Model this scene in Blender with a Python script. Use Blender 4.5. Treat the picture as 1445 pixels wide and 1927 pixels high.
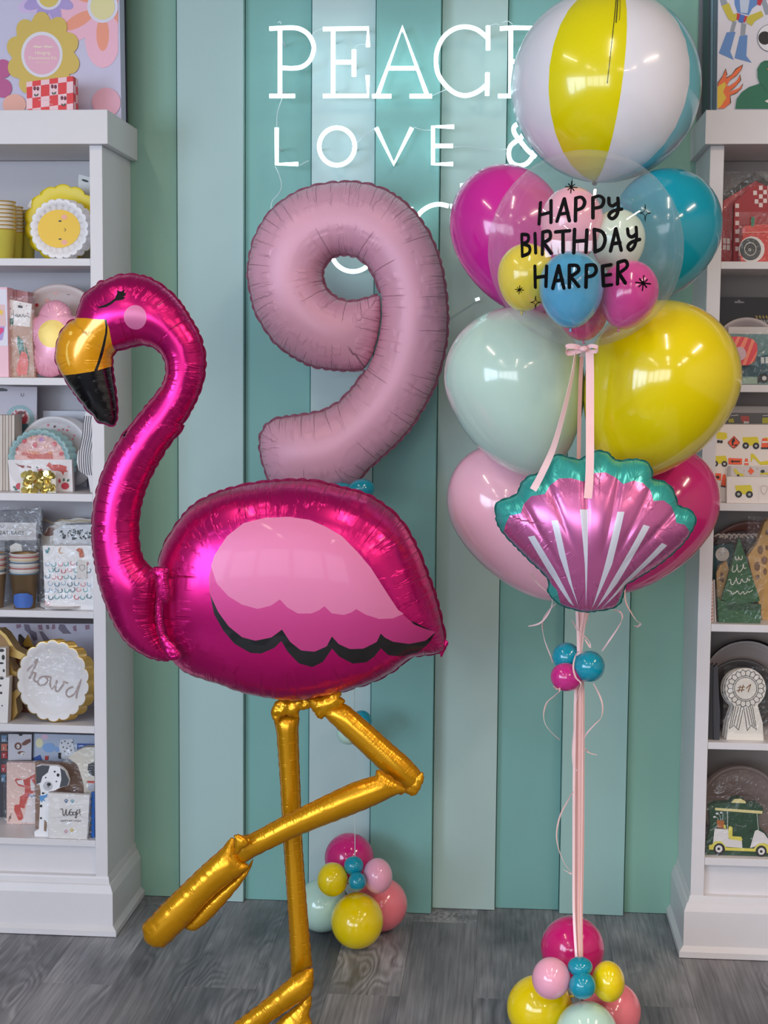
import bpy, bmesh, math, random
import numpy as np
from mathutils import Vector, Matrix
from mathutils.geometry import delaunay_2d_cdt
for o in list(bpy.data.objects): bpy.data.objects.remove(o)
sc = bpy.context.scene; C = sc.collection
PI = math.pi
# ---------------------------------------------------------------- camera
FPX, YAW, PIT, ROL, H = 2922.0, .07748, .09022, .00834, 1.6
CX, CY = 722.5, 963.5
F = Vector((-math.sin(YAW)*math.cos(PIT), math.cos(YAW)*math.cos(PIT), -math.sin(PIT)))
R0 = Vector((math.cos(YAW), math.sin(YAW), 0)); U0 = R0.cross(F)
RT = R0*math.cos(ROL)+U0*math.sin(ROL); UP = -R0*math.sin(ROL)+U0*math.cos(ROL)
cam = bpy.data.objects.new('camera', bpy.data.cameras.new('camera')); C.objects.link(cam)
cam.matrix_world = Matrix(((RT.x, UP.x, -F.x, 0), (RT.y, UP.y, -F.y, 0), (RT.z, UP.z, -F.z, H), (0, 0, 0, 1)))
cam.data.sensor_fit = 'VERTICAL'; cam.data.sensor_height = 24; cam.data.lens = 24*FPX/1927
cam.data.clip_start = .05; sc.camera = cam
# ---------------------------------------------------------------- light and exposure
w = bpy.data.worlds.new('world'); sc.world = w; w.use_nodes = True
w.node_tree.nodes['Background'].inputs[0].default_value = (.62, .72, .85, 1)
w.node_tree.nodes['Background'].inputs[1].default_value = .22
def area(name, loc, target, sx, sy, power, col):
    l = bpy.data.lights.new(name, 'AREA'); l.shape = 'RECTANGLE'; l.size = sx; l.size_y = sy; l.energy = power; l.color = col
    o = bpy.data.objects.new(name, l); C.objects.link(o); o.location = loc
    o.rotation_euler = (Vector(target)-Vector(loc)).to_track_quat('-Z', 'Y').to_euler(); return o
for i in range(4):      # shop front windows behind the camera, daylight
    area('window_light', (-3.1+i*1.15, -4.6, 1.75), (-3.1+i*1.15+.5, 3, 1.4), 1.0, 1.7, 40, (.84, .91, 1.0))
for i in range(3):      # windows in the left wall
    area('side_window_light', (-3.5, -2.6+i*1.35, 1.7), (0, -1.6+i*1.35, 1.5), 1.1, 1.7, 62, (.62, .78, 1.0))
for x in (-1.5, .35, 2.2):   # linear ceiling lamps
    for y in (-2.4, -.2, 2.2):
        area('ceiling_lamp', (x, y, 3.28), (x, y, 0), .07, 1.2, 13 if x < 2 else 34, (1, .84, .68) if x < 2 else (1, .78, .60))
sc.view_settings.view_transform = 'Standard'; sc.view_settings.look = 'None'; sc.view_settings.gamma = 1
sc.view_settings.use_curve_mapping = False; sc.view_settings.exposure = 0.0
# ---------------------------------------------------------------- helpers
def P(px, py, D):
    d = RT*((px-CX)/FPX)-UP*((py-CY)/FPX)+F
    d = d*(D/d.y); return Vector((d.x, d.y, d.z+H))
def Dfloor(px, py, z=0.0):
    d = RT*((px-CX)/FPX)-UP*((py-CY)/FPX)+F
    return (z-H)/d.z*d.y
def pxm(D): return D/FPX          # metres per pixel at depth D
def q(ox, oy, s, t): return [(ox+float(a)/s, oy+float(b)/s) for a, b in (p.split(',') for p in t.split())]
Z1 = lambda t: q(0, 0, 3.706, t)
Z2 = lambda t: q(0, 500, 4.38, t)
Z3 = lambda t: q(0, 930, 4.38, t)
Z4 = lambda t: q(0, 1330, 4.38, t)
Z5 = lambda t: q(1285, 0, 3.706, t)
Z6 = lambda t: q(1285, 480, 3.854, t)
Z7 = lambda t: q(1285, 940, 4.0125, t)
Z8 = lambda t: q(1245, 1380, 4.38, t)
ZN = lambda t: q(480, 0, 2.779, t)
ZT = lambda t: q(840, 280, 2.58, t)
ZS = lambda t: q(830, 830, 2.676, t)
ZH = lambda t: q(90, 500, 4.66, t)
ZB = lambda t: q(160, 780, 2.064, t)
ZL = lambda t: q(250, 1280, 2.535, t)
ZG = lambda t: q(440, 320, 3.211, t)
def lin(c): return tuple(((v/255)/12.92 if v/255 <= .04045 else ((v/255+.055)/1.055)**2.4) for v in c)+(1,)
MATS = {}
def M(rgb, rough=.5, metal=0., coat=0., spec=.5, sub=0., var=.04, kind=None, bump=0, emit=0, alpha=None, scale=30):
    key = (rgb, rough, metal, coat, spec, sub, var, kind, bump, emit, alpha, scale)
    if key in MATS: return MATS[key]
    m = bpy.data.materials.new('paint_%d_%d_%d' % rgb); m.use_nodes = True; nt = m.node_tree; N = nt.nodes; L = nt.links
    b = N['Principled BSDF']; c = lin(rgb)
    b.inputs['Base Color'].default_value = c; b.inputs['Roughness'].default_value = rough; b.inputs['Metallic'].default_value = metal
    b.inputs['Coat Weight'].default_value = coat; b.inputs['Coat Roughness'].default_value = .05; b.inputs['Specular IOR Level'].default_value = spec
    if sub: b.inputs['Subsurface Weight'].default_value = sub; b.inputs['Subsurface Radius'].default_value = (.02, .02, .02); b.inputs['Subsurface Scale'].default_value = .5
    if var:
        tc = N.new('ShaderNodeTexCoord'); n = N.new('ShaderNodeTexNoise'); n.inputs['Scale'].default_value = scale; n.inputs['Detail'].default_value = 3
        L.new(tc.outputs['Object'], n.inputs['Vector'])
        r = N.new('ShaderNodeMixRGB'); r.blend_type = 'MIX'; L.new(n.outputs['Fac'], r.inputs[0])
        r.inputs[1].default_value = tuple(v*(1-var) for v in c[:3])+(1,); r.inputs[2].default_value = tuple(min(1, v*(1+var)) for v in c[:3])+(1,)
        L.new(r.outputs[0], b.inputs['Base Color'])
        if bump:
            bp = N.new('ShaderNodeBump'); bp.inputs['Strength'].default_value = bump; bp.inputs['Distance'].default_value = .002
            L.new(n.outputs['Fac'], bp.inputs['Height']); L.new(bp.outputs[0], b.inputs['Normal'])
    if emit:
        b.inputs['Emission Color'].default_value = c; b.inputs['Emission Strength'].default_value = emit
    if alpha is not None: b.inputs['Alpha'].default_value = alpha
    if kind == 'foil':      # puckers and sharp creases that run in from the heat-sealed seam; uv = (arc along seam, distance from seam)
        uv = N.new('ShaderNodeUVMap'); sp = N.new('ShaderNodeSeparateXYZ'); L.new(uv.outputs[0], sp.inputs[0])
        def mth(op, x, y=None, z=None):
            n_ = N.new('ShaderNodeMath'); n_.operation = op
            for i_, v_ in enumerate((x, y, z)):
                if v_ is None: continue
                if isinstance(v_, (int, float)): n_.inputs[i_].default_value = v_
                else: L.new(v_, n_.inputs[i_])
            return n_.outputs[0]
        def rng(x, a0, a1, b0, b1):
            n_ = N.new('ShaderNodeMapRange'); n_.interpolation_type = 'SMOOTHSTEP'
            for i_, v_ in enumerate((x, a0, a1, b0, b1)):
                if isinstance(v_, (int, float)): n_.inputs[i_].default_value = v_
                else: L.new(v_, n_.inputs[i_])
            return n_.outputs[0]
        tot = None
        for frq, ln0, ln1, wd_, am_ in ((scale, .012, .115, .0013, 1.0), (scale*2.3, .006, .04, .0009, .5)):
            vo = N.new('ShaderNodeTexVoronoi'); vo.voronoi_dimensions = '1D'; vo.inputs['Scale'].default_value = frq; L.new(sp.outputs[0], vo.inputs['W'])
            sc3 = N.new('ShaderNodeSeparateColor'); L.new(vo.outputs['Color'], sc3.inputs[0])
            ln_ = mth('MULTIPLY_ADD', mth('POWER', sc3.outputs[0], 1.6), ln1, ln0)
            line = rng(vo.outputs['Distance'], 0., wd_*frq, 1., 0.); fade = rng(sp.outputs[1], mth('MULTIPLY', ln_, .45), ln_, 1., 0.)
            t_ = mth('MULTIPLY', mth('MULTIPLY', line, fade), -am_); tot = t_ if tot is None else mth('ADD', tot, t_)
        mp = N.new('ShaderNodeMapping'); mp.inputs['Scale'].default_value = (210, 7, 1); L.new(uv.outputs[0], mp.inputs[0])
        n2 = N.new('ShaderNodeTexNoise'); n2.noise_dimensions = '2D'; n2.inputs['Scale'].default_value = 1; n2.inputs['Detail'].default_value = 1; L.new(mp.outputs[0], n2.inputs['Vector'])
        mp2 = N.new('ShaderNodeMapping'); mp2.inputs['Scale'].default_value = (16, 22, 1); L.new(uv.outputs[0], mp2.inputs[0])
        n3 = N.new('ShaderNodeTexNoise'); n3.noise_dimensions = '2D'; n3.inputs['Scale'].default_value = 1; L.new(mp2.outputs[0], n3.inputs['Vector'])
        grp = mth('MULTIPLY', rng(n3.outputs['Fac'], .42, .62, 0., 1.), rng(sp.outputs[1], .05, .12, 1., 0.))
        tot = mth('ADD', tot, mth('MULTIPLY', mth('MULTIPLY', n2.outputs['Fac'], grp), 1.1))
        uv2 = N.new('ShaderNodeUVMap'); uv2.uv_map = 'Ridge'; sp2 = N.new('ShaderNodeSeparateXYZ'); L.new(uv2.outputs[0], sp2.inputs[0]); tot = mth('MULTIPLY', tot, rng(sp2.outputs[0], .6, .88, 1., 0.)); uv.uv_map = 'UVMap'
        bp = N.new('ShaderNodeBump'); bp.inputs['Strength'].default_value = bump; bp.inputs['Distance'].default_value = .0022
        L.new(tot, bp.inputs['Height']); L.new(bp.outputs[0], b.inputs['Normal'])
    MATS[key] = m; return m
def clear_mat(name, tint, white, gloss, rough=.03, fr=1.25, crinkle=0):
    """thin clear film: transparent, whitish haze, mirror at grazing angles"""
    if name in MATS: return MATS[name]
    m = bpy.data.materials.new(name); m.use_nodes = True; nt = m.node_tree; N = nt.nodes; L = nt.links; N.clear()
    out = N.new('ShaderNodeOutputMaterial'); tr = N.new('ShaderNodeBsdfTransparent'); tr.inputs[0].default_value = tint
    di = N.new('ShaderNodeBsdfDiffuse'); di.inputs[0].default_value = (.85, .87, .9, 1)
    gl = N.new('ShaderNodeBsdfGlossy'); gl.inputs['Roughness'].default_value = rough
    lw = N.new('ShaderNodeLayerWeight'); lw.inputs[0].default_value = .12
    m1 = N.new('ShaderNodeMixShader'); m2 = N.new('ShaderNodeMixShader')
    a = N.new('ShaderNodeMath'); a.operation = 'MULTIPLY_ADD'; L.new(lw.outputs['Facing'], a.inputs[0]); a.inputs[1].default_value = white*2.2; a.inputs[2].default_value = white*.5
    pw = N.new('ShaderNodeMath'); pw.operation = 'POWER'; L.new(lw.outputs['Facing'], pw.inputs[0]); pw.inputs[1].default_value = 3
    b = N.new('ShaderNodeMath'); b.operation = 'MULTIPLY_ADD'; L.new(pw.outputs[0], b.inputs[0]); b.inputs[1].default_value = gloss*6; b.inputs[2].default_value = gloss; b.use_clamp = True
    L.new(a.outputs[0], m1.inputs[0]); L.new(tr.outputs[0], m1.inputs[1]); L.new(di.outputs[0], m1.inputs[2])
    L.new(b.outputs[0], m2.inputs[0]); L.new(m1.outputs[0], m2.inputs[1]); L.new(gl.outputs[0], m2.inputs[2]); L.new(m2.outputs[0], out.inputs[0])
    if crinkle:
        tc = N.new('ShaderNodeTexCoord'); n = N.new('ShaderNodeTexNoise'); n.inputs['Scale'].default_value = 28; n.inputs['Detail'].default_value = 3; n.inputs['Distortion'].default_value = 1.5
        L.new(tc.outputs['Object'], n.inputs['Vector']); bp = N.new('ShaderNodeBump'); bp.inputs['Strength'].default_value = crinkle; bp.inputs['Distance'].default_value = .02
        L.new(n.outputs['Fac'], bp.inputs['Height']); L.new(bp.outputs[0], gl.inputs['Normal'])
    MATS[name] = m; return m
def rmx(*a): return a
def mesh_obj(name, V, Fc, mats, parent=None, mi=None, smooth=False, normals=None, uv=None, uv2=None):
    me = bpy.data.meshes.new(name); me.from_pydata([tuple(v) for v in V], [], [tuple(f) for f in Fc])
    if not isinstance(mats, (list, tuple)): mats = [mats]
    for m in mats: me.materials.append(m)
    if mi is not None: me.polygons.foreach_set('material_index', [int(i) for i in mi])
    if smooth: me.polygons.foreach_set('use_smooth', [True]*len(me.polygons))
    if uv is not None:
        ul = me.uv_layers.new(name='UVMap'); li = np.empty(len(me.loops), dtype=np.int32); me.loops.foreach_get('vertex_index', li)
        ul.data.foreach_set('uv', np.asarray(uv, dtype=np.float32)[li].ravel())
    if uv2 is not None:
        ul = me.uv_layers.new(name='Ridge'); ul.data.foreach_set('uv', np.asarray(uv2, dtype=np.float32)[li].ravel())
    me.update()
    if normals is not None: me.normals_split_custom_set_from_vertices([tuple(n) for n in normals])
    o = bpy.data.objects.new(name, me); C.objects.link(o)
    if parent is not None:
        o.parent = parent; o.matrix_parent_inverse = Matrix.Identity(4); o.location = -parent.location if parent.rotation_euler == mathutils_zero else (0, 0, 0)
    return o
from mathutils import Euler
mathutils_zero = Euler((0, 0, 0))
def tag(o, label=None, cat=None, group=None, kind=None):
    if label: o['label'] = label
    if cat: o['category'] = cat
    if group: o['group'] = group
    if kind: o['kind'] = kind
    return o
def thing(name, label, cat, loc, group=None):
    o = bpy.data.objects.new(name, None); C.objects.link(o); o.location = loc; o.empty_display_size = .05
    return tag(o, label, cat, group)
class MB:
    def __init__(s): s.V = []; s.F = []; s.I = []
    def add(s, V, Fc, mi=0):
        n = len(s.V); s.V += [tuple(v) for v in V]; s.F += [tuple(i+n for i in f) for f in Fc]; s.I += [mi]*len(Fc)
    def box(s, x0, x1, y0, y1, z0, z1, mi=0):
        s.add([(x0, y0, z0), (x1, y0, z0), (x1, y1, z0), (x0, y1, z0), (x0, y0, z1), (x1, y0, z1), (x1, y1, z1), (x0, y1, z1)],
              [(0, 3, 2, 1), (4, 5, 6, 7), (0, 1, 5, 4), (1, 2, 6, 5), (2, 3, 7, 6), (3, 0, 4, 7)], mi)
    def build(s, name, mats, parent=None, smooth=False, bevel=0):
        o = mesh_obj(name, s.V, s.F, mats, parent, s.I, smooth)
        if bevel:
            b = o.modifiers.new('bevel', 'BEVEL'); b.width = bevel; b.segments = 2; b.limit_method = 'ANGLE'
        return o
def smooth_path(pts, n=6, closed=False):
    pts = [tuple(p) for p in pts]; m = len(pts); out = []
    if m < 3: return [np.array(p, float) for p in pts]
    rng = range(m) if closed else range(m-1)
    for i in rng:
        p1 = np.array(pts[i], float); p2 = np.array(pts[(i+1) % m], float)
        p0 = np.array(pts[(i-1) % m], float) if (closed or i > 0) else p1
        p3 = np.array(pts[(i+2) % m], float) if (closed or i < m-2) else p2
        for k in range(n):
            t = k/n
            out.append(.5*((2*p1)+(-p0+p2)*t+(2*p0-5*p1+4*p2-p3)*t*t+(-p0+3*p1-3*p2+p3)*t**3))
    if not closed: out.append(np.array(pts[-1], float))
    return out
def tube(mb, pts, r, n=8, mi=0, closed=False, taper=None):
    pts = [Vector(p) for p in pts]; m = len(pts); rings = []; V = []; Fc = []
    for i, p in enumerate(pts):
        a = pts[i-1] if (i > 0 or closed) else p; b = pts[(i+1) % m] if (i < m-1 or closed) else p
        t = (b-a).normalized(); u = t.cross(Vector((0, 1, 0)))
        if u.length < 1e-3: u = t.cross(Vector((1, 0, 0)))
        u.normalize(); v = t.cross(u); rr = r if taper is None else r*taper[i]
        V += [p+u*math.cos(2*PI*k/n)*rr+v*math.sin(2*PI*k/n)*rr for k in range(n)]
    for i in range(m if closed else m-1):
        j = (i+1) % m
        for k in range(n): Fc.append((i*n+k, i*n+(k+1) % n, j*n+(k+1) % n, j*n+k))
    if not closed: Fc.append(tuple(range(n))[::-1]); Fc.append(tuple((m-1)*n+k for k in range(n)))
    mb.add(V, Fc, mi)
def strip(mb, pts, wdirs, width, th=.0004, mi=0):
    V = []; Fc = []; m = len(pts)
    for i in range(m):
        p = Vector(pts[i]); a = Vector(pts[max(0, i-1)]); b = Vector(pts[min(m-1, i+1)]); t = (b-a).normalized()
        wd = Vector(wdirs[i]); wd = (wd-t*wd.dot(t)).normalized(); n = t.cross(wd); w_ = width[i] if hasattr(width, '__len__') else width
        V += [p+wd*w_/2+n*th, p-wd*w_/2+n*th, p-wd*w_/2-n*th, p+wd*w_/2-n*th]
    for i in range(m-1):
        for k in range(4): Fc.append((i*4+k, i*4+(k+1) % 4, i*4+4+(k+1) % 4, i*4+4+k))
    Fc += [(3, 2, 1, 0), (m*4-4, m*4-3, m*4-2, m*4-1)]; mb.add(V, Fc, mi)
def lathe(prof, n, cen, axis, mi=0, rad=None):
    """prof [(r, h)], axis unit vector, returns V,F"""
    ax = Vector(axis).normalized(); u = ax.cross(Vector((0, 0, 1)))
    if u.length < .1: u = ax.cross(Vector((1, 0, 0)))
    u.normalize(); v = ax.cross(u); V = []; Fc = []; c = Vector(cen)
    for r, h in prof:
        for k in range(n):
            a = 2*PI*k/n; rr = r*(rad(a, r) if rad else 1); V.append(c+ax*h+u*math.cos(a)*rr+v*math.sin(a)*rr)
    for i in range(len(prof)-1):
        for k in range(n): Fc.append((i*n+k, i*n+(k+1) % n, (i+1)*n+(k+1) % n, (i+1)*n+k))
    return V, Fc
# ---------------------------------------------------------------- measures of the room
Dw = (Dfloor(1000, 1711.5)+Dfloor(520, 1694.5))/2      # wall plane
Db = Dfloor(130, 1759.5)                              # front of left bookcase base
Dc = Dfloor(1340, 1803.5)
WHITE = M((222, 219, 222), .38, var=.02, spec=.4)
# ---------------------------------------------------------------- floor of grey wood planks
def floor_mat(i):
    rnd = random.Random(i); m = bpy.data.materials.new('grey_wood'); m.use_nodes = True; nt = m.node_tree; N = nt.nodes; L = nt.links; b = N['Principled BSDF']
    oi = N.new('ShaderNodeObjectInfo'); tc = N.new('ShaderNodeTexCoord'); ad = N.new('ShaderNodeVectorMath'); ad.operation = 'ADD'
    ml = N.new('ShaderNodeMath'); ml.operation = 'MULTIPLY'; ml.inputs[1].default_value = 37; L.new(oi.outputs['Random'], ml.inputs[0])
    L.new(tc.outputs['Object'], ad.inputs[0]); L.new(ml.outputs[0], ad.inputs[1])
    mp = N.new('ShaderNodeMapping'); mp.inputs['Scale'].default_value = (5.5, 1.1, 1); L.new(ad.outputs[0], mp.inputs[0])
    n0 = N.new('ShaderNodeTexNoise'); n0.inputs['Scale'].default_value = 1.3; n0.inputs['Detail'].default_value = 2; L.new(mp.outputs[0], n0.inputs['Vector'])
    wv = N.new('ShaderNodeMath'); wv.operation = 'MULTIPLY'; wv.inputs[1].default_value = 95; L.new(n0.outputs['Fac'], wv.inputs[0])
    sn = N.new('ShaderNodeMath'); sn.operation = 'SINE'; L.new(wv.outputs[0], sn.inputs[0])           # cathedral rings
    msk = N.new('ShaderNodeTexNoise'); msk.inputs['Scale'].default_value = .9; L.new(mp.outputs[0], msk.inputs['Vector'])
    mk = N.new('ShaderNodeMapRange'); L.new(msk.outputs['Fac'], mk.inputs[0]); mk.inputs[1].default_value = .5; mk.inputs[2].default_value = .62
    mp2 = N.new('ShaderNodeMapping'); mp2.inputs['Scale'].default_value = (140, 4, 1); L.new(ad.outputs[0], mp2.inputs[0])
    n2 = N.new('ShaderNodeTexNoise'); n2.inputs['Scale'].default_value = 1; n2.inputs['Detail'].default_value = 4; L.new(mp2.outputs[0], n2.inputs['Vector'])
    mp3 = N.new('ShaderNodeMapping'); mp3.inputs['Scale'].default_value = (7, 1.6, 1); L.new(ad.outputs[0], mp3.inputs[0])
    n3 = N.new('ShaderNodeTexNoise'); n3.inputs['Scale'].default_value = 1.2; n3.inputs['Detail'].default_value = 5; L.new(mp3.outputs[0], n3.inputs['Vector'])
    r = N.new('ShaderNodeValToRGB'); L.new(n3.outputs['Fac'], r.inputs[0])
    r.color_ramp.elements[0].position = .3; r.color_ramp.elements[0].color = lin((106, 107, 114)); r.color_ramp.elements[1].position = .7; r.color_ramp.elements[1].color = lin((168, 167, 172))
    def mul(prev, fac, lo):
        mx = N.new('ShaderNodeMixRGB'); mx.blend_type = 'MULTIPLY'; mx.inputs[0].default_value = 1; L.new(prev, mx.inputs[1])
        m2 = N.new('ShaderNodeMapRange'); L.new(fac, m2.inputs[0]); m2.inputs[3].default_value = lo; m2.inputs[4].default_value = 1.15; L.new(m2.outputs[0], mx.inputs[2]); return mx.outputs[0], m2
    c1, mm_ = mul(r.outputs[0], n2.outputs['Fac'], .62); mm_.inputs[1].default_value = .3; mm_.inputs[2].default_value = .7
    rg = N.new('ShaderNodeMath'); rg.operation = 'MULTIPLY'; L.new(sn.outputs[0], rg.inputs[0]); L.new(mk.outputs[0], rg.inputs[1])
    c2, m2 = mul(c1, rg.outputs[0], .62); m2.inputs[1].default_value = -1; m2.inputs[2].default_value = 1
    c3, m3 = mul(c2, oi.outputs['Random'], .84)
    L.new(c3, b.inputs['Base Color']); b.inputs['Roughness'].default_value = .42; b.inputs['Specular IOR Level'].default_value = .35
    bp = N.new('ShaderNodeBump'); bp.inputs['Strength'].default_value = .25; bp.inputs['Distance'].default_value = .001; L.new(n2.outputs['Fac'], bp.inputs['Height']); L.new(bp.outputs[0], b.inputs['Normal'])
    return m
FM = floor_mat(0)
mb = MB(); mb.box(-4, 4, -5, Dw+.1, -.05, -.004)
floor = mb.build('floor', M((50, 50, 54), .8)); tag(floor, 'dark grey wood plank floor', kind='structure')
PW = .188; xs0 = P(753, 1872, Dfloor(753, 1872)).x; PL = 1.22
yj = Dfloor(680, 1872)
pm = bpy.data.meshes.new('plank'); bm = bmesh.new(); bmesh.ops.create_cube(bm, size=1)
for v in bm.verts: v.co = Vector((v.co.x*(PW-.0004), v.co.y*(PL-.0006), v.co.z*.006-.003))
bmesh.ops.bevel(bm, geom=[e for e in bm.edges if all(v.co.z > -.001 for v in e.verts)], offset=.0003, segments=1, affect='EDGES'); bm.to_mesh(pm); bm.free(); pm.materials.append(FM)
for i in range(-10, 9):
    off = (0, .41, .82)[i % 3] if i % 3 else 0
    off = {0: 0, 1: .55, 2: .01, 3: .87}[i % 4]
    for j in range(-2, 3):
        y = yj+off+PL*j-PL/2
        if y > Dw+PL/2-.05 or y < 1.2: continue
        if y+PL/2 > Dw+.02:
            o = bpy.data.objects.new('plank', pm); s = (Dw+.02-(y-PL/2))/PL; o.scale = (1, s, 1); o.location = (xs0-PW/2+i*PW, (y-PL/2)+s*PL/2, 0)
        else: o = bpy.data.objects.new('plank', pm); o.location = (xs0-PW/2+i*PW, y, 0)
        C.objects.link(o); o.parent = floor
# ---------------------------------------------------------------- back wall and its painted boards
mb = MB(); mb.box(-3.6, 3.8, Dw+.02, Dw+.14, -.05, 3.4); wall = mb.build('wall_back', M((120, 150, 148), .7)); tag(wall, 'shop wall behind the painted boards', kind='structure')
edges = [(238, 1686), (338, 1697), (458, 1700), (580, 1697), (695, 1701), (811, 1719), (931, 1712), (1051, 1714), (1173, 1725), (1290, 1725)]
pro = [0, .026, 0, .036, .070, .020, 0, .030, 0]
GR, PA, TE = (134, 176, 158), (172, 202, 200), (124, 178, 172)
cols = [GR, PA, TE, (182, 206, 206), TE, (176, 202, 196), TE, (160, 200, 194), (140, 186, 166)]
for i in range(9):
    D = Dw-pro[i]; a = P(*edges[i], D).x; b = P(*edges[i+1], D).x
    if i: a = max(a, last) if abs(a-last) < .03 else last
    if i == 0: a -= .4
    if i == 8: b += .4
    last = b
    mb = MB(); mb.box(a+.0008, b-.0008, D, Dw+.02, .001, 3.4); o = mb.build('wall_board', M(cols[i], .55, var=.03, scale=3), wall, bevel=.0015)
# side walls and ceiling outside the frame
mb = MB(); mb.box(-3.7, -3.6, -5, Dw+.1, -.05, 3.4); tag(mb.build('wall_left', M((200, 200, 200), .8)), 'white side wall', kind='structure')
mb = MB(); mb.box(3.8, 3.9, -5, Dw+.1, -.05, 3.4); tag(mb.build('wall_right', M((190, 182, 175), .8)), 'pale side wall', kind='structure')
mb = MB(); mb.box(-3.7, 3.9, -5, Dw+.14, 3.4, 3.5); tag(mb.build('ceiling', M((165, 165, 165), .9)), 'pale ceiling', kind='structure')
# ---------------------------------------------------------------- bookcases
def zat(px, py, D): return P(px, py, D).z
def bookcase(side):
    L_ = side == 'left'
    Dm = Db if L_ else Dc                       # base front
    Df = Dm+.022                                # stile front
    xo = P(*((192, 275) if L_ else (1336.8, 272)), Df).x; xi = P(*((168, 272.5) if L_ else (1363, 271)), Df).x
    sg = 1 if L_ else -1
    far = xi-sg*1.0
    xr = 100 if L_ else 1400
    rows = [(486, 500), (711, 725), (929, 943.5), (1150, 1163), (1365, 1379), (1580, 1592)] if L_ else [(492, 506), (724, 738), (948, 962), (1176, 1190), (1399, 1412), (1617, 1631)]
    z = lambda py, D=Df: zat(xr, py, D)
    zc0, zc1 = z(271, Dm), z(206.5, Dm)
    t = thing('bookcase', 'white bookcase %s of the striped wall, full of party goods' % side, 'bookcase', ((xi+far)/2, (Df+Dw)/2, 0))
    X = lambda a, b: (min(a, b), max(a, b))
    def bx(nm, xa, xb, y0, y1, z0, z1, mat=WHITE, bev=.0012):
        m = MB(); a, b = X(xa, xb); m.box(a, b, y0, y1, z0, z1); return m.build(nm, mat, t, bevel=bev)
    bx('side_panel', xo, xi, Df, Dw-.001, .002, zc0-.0005)
    bx('side_panel', far, far-sg*abs(xo-xi), Df, Dw-.001, .002, zc0-.0005)
    bx('back_panel', xi, far, Dw-.014, Dw-.002, .1, zc0-.001, M((196, 192, 198), .5, var=.02) if L_ else M((150, 142, 138), .5, var=.02))  # right one darker taupe: shade inside the bookcase put into the panel colour
    cx_ = P(*((202, 208) if L_ else (1328.3, 205.5)), Dm).x
    bx('cornice', cx_, far-sg*.06, Dm, Dw-.001, zc0, zc1)
    shelf_z = []
    for a, b in rows:
        za, zb = z(a), z(b); shelf_z.append(za); bx('shelf', xi-sg*.0005, far+sg*.0005, Df+.003, Dw-.0145, zb, za)
    # recessed lower panel and moulded plinth with mitred return
    zr = z(1646 if L_ else 1688)
    bx('lower_panel', xi-sg*.0005, far+sg*.0005, Df+.02, Df+.035, .05, z(rows[-1][1])-.0005)
    prof = [(1646, 0.002), (1650, .004), (1659, .006), (1661, .010), (1675, .018), (1734, .018), (1742, .030), (1760, .030)] if L_ else [(1690, .002), (1693, .004), (1699, .006), (1701, .010), (1715, .018), (1779, .018), (1788, .030), (1806, .030)]
    pts = [(max(z(py, Df), 0.002), o_) for py, o_ in prof]; pts[-1] = (.002, pts[-1][1]); pts[0] = (zr, pts[0][1])
    V = []; Fc = []; n = len(pts)
    for zz, o_ in pts: V += [(far, Df-o_, zz), (xo+sg*o_, Df-o_, zz), (xo+sg*o_, Dw-.001, zz)]
    for i in range(n-1):
        for k in range(2): Fc.append((i*3+k, i*3+k+1, i*3+3+k+1, i*3+3+k))
    V += [(far, Df+.021, pts[0][0]), (xo, Df+.021, pts[0][0]), (xo, Dw-.001, pts[0][0])]
    Fc += [(n*3, n*3+1, 1, 0), (n*3+1, n*3+2, 2, 1)]
    mesh_obj('base_moulding', V, Fc, WHITE, t)
    return dict(t=t, Df=Df, xo=xo, xi=xi, far=far, z=shelf_z, ztop=zc1)
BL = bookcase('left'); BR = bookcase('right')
# ---------------------------------------------------------------- foil balloons grown from a flat outline
def resample(pts, h, closed=True):
    p = np.array([np.array(a, float) for a in pts]); 
    if closed: p = np.vstack([p, p[:1]])
    sl = np.hypot(*np.diff(p, axis=0).T); s = np.concatenate([[0], np.cumsum(sl)]); n = max(4, int(round(s[-1]/h)))
    t = np.linspace(0, s[-1], n, endpoint=not closed) if not closed else np.linspace(0, s[-1], n, endpoint=False)
    return np.c_[np.interp(t, s, p[:, 0]), np.interp(t, s, p[:, 1])], t, s[-1]
def inpoly(pts, poly):
    x, y = pts[:, 0], pts[:, 1]; r = np.zeros(len(x), bool); n = len(poly)
    for i in range(n):
        x0, y0 = poly[i]; x1, y1 = poly[(i+1) % n]
        if y0 == y1: continue
        c = ((y0 > y) != (y1 > y)) & (x < (x1-x0)*(y-y0)/(y1-y0)+x0); r ^= c
    return r
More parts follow.
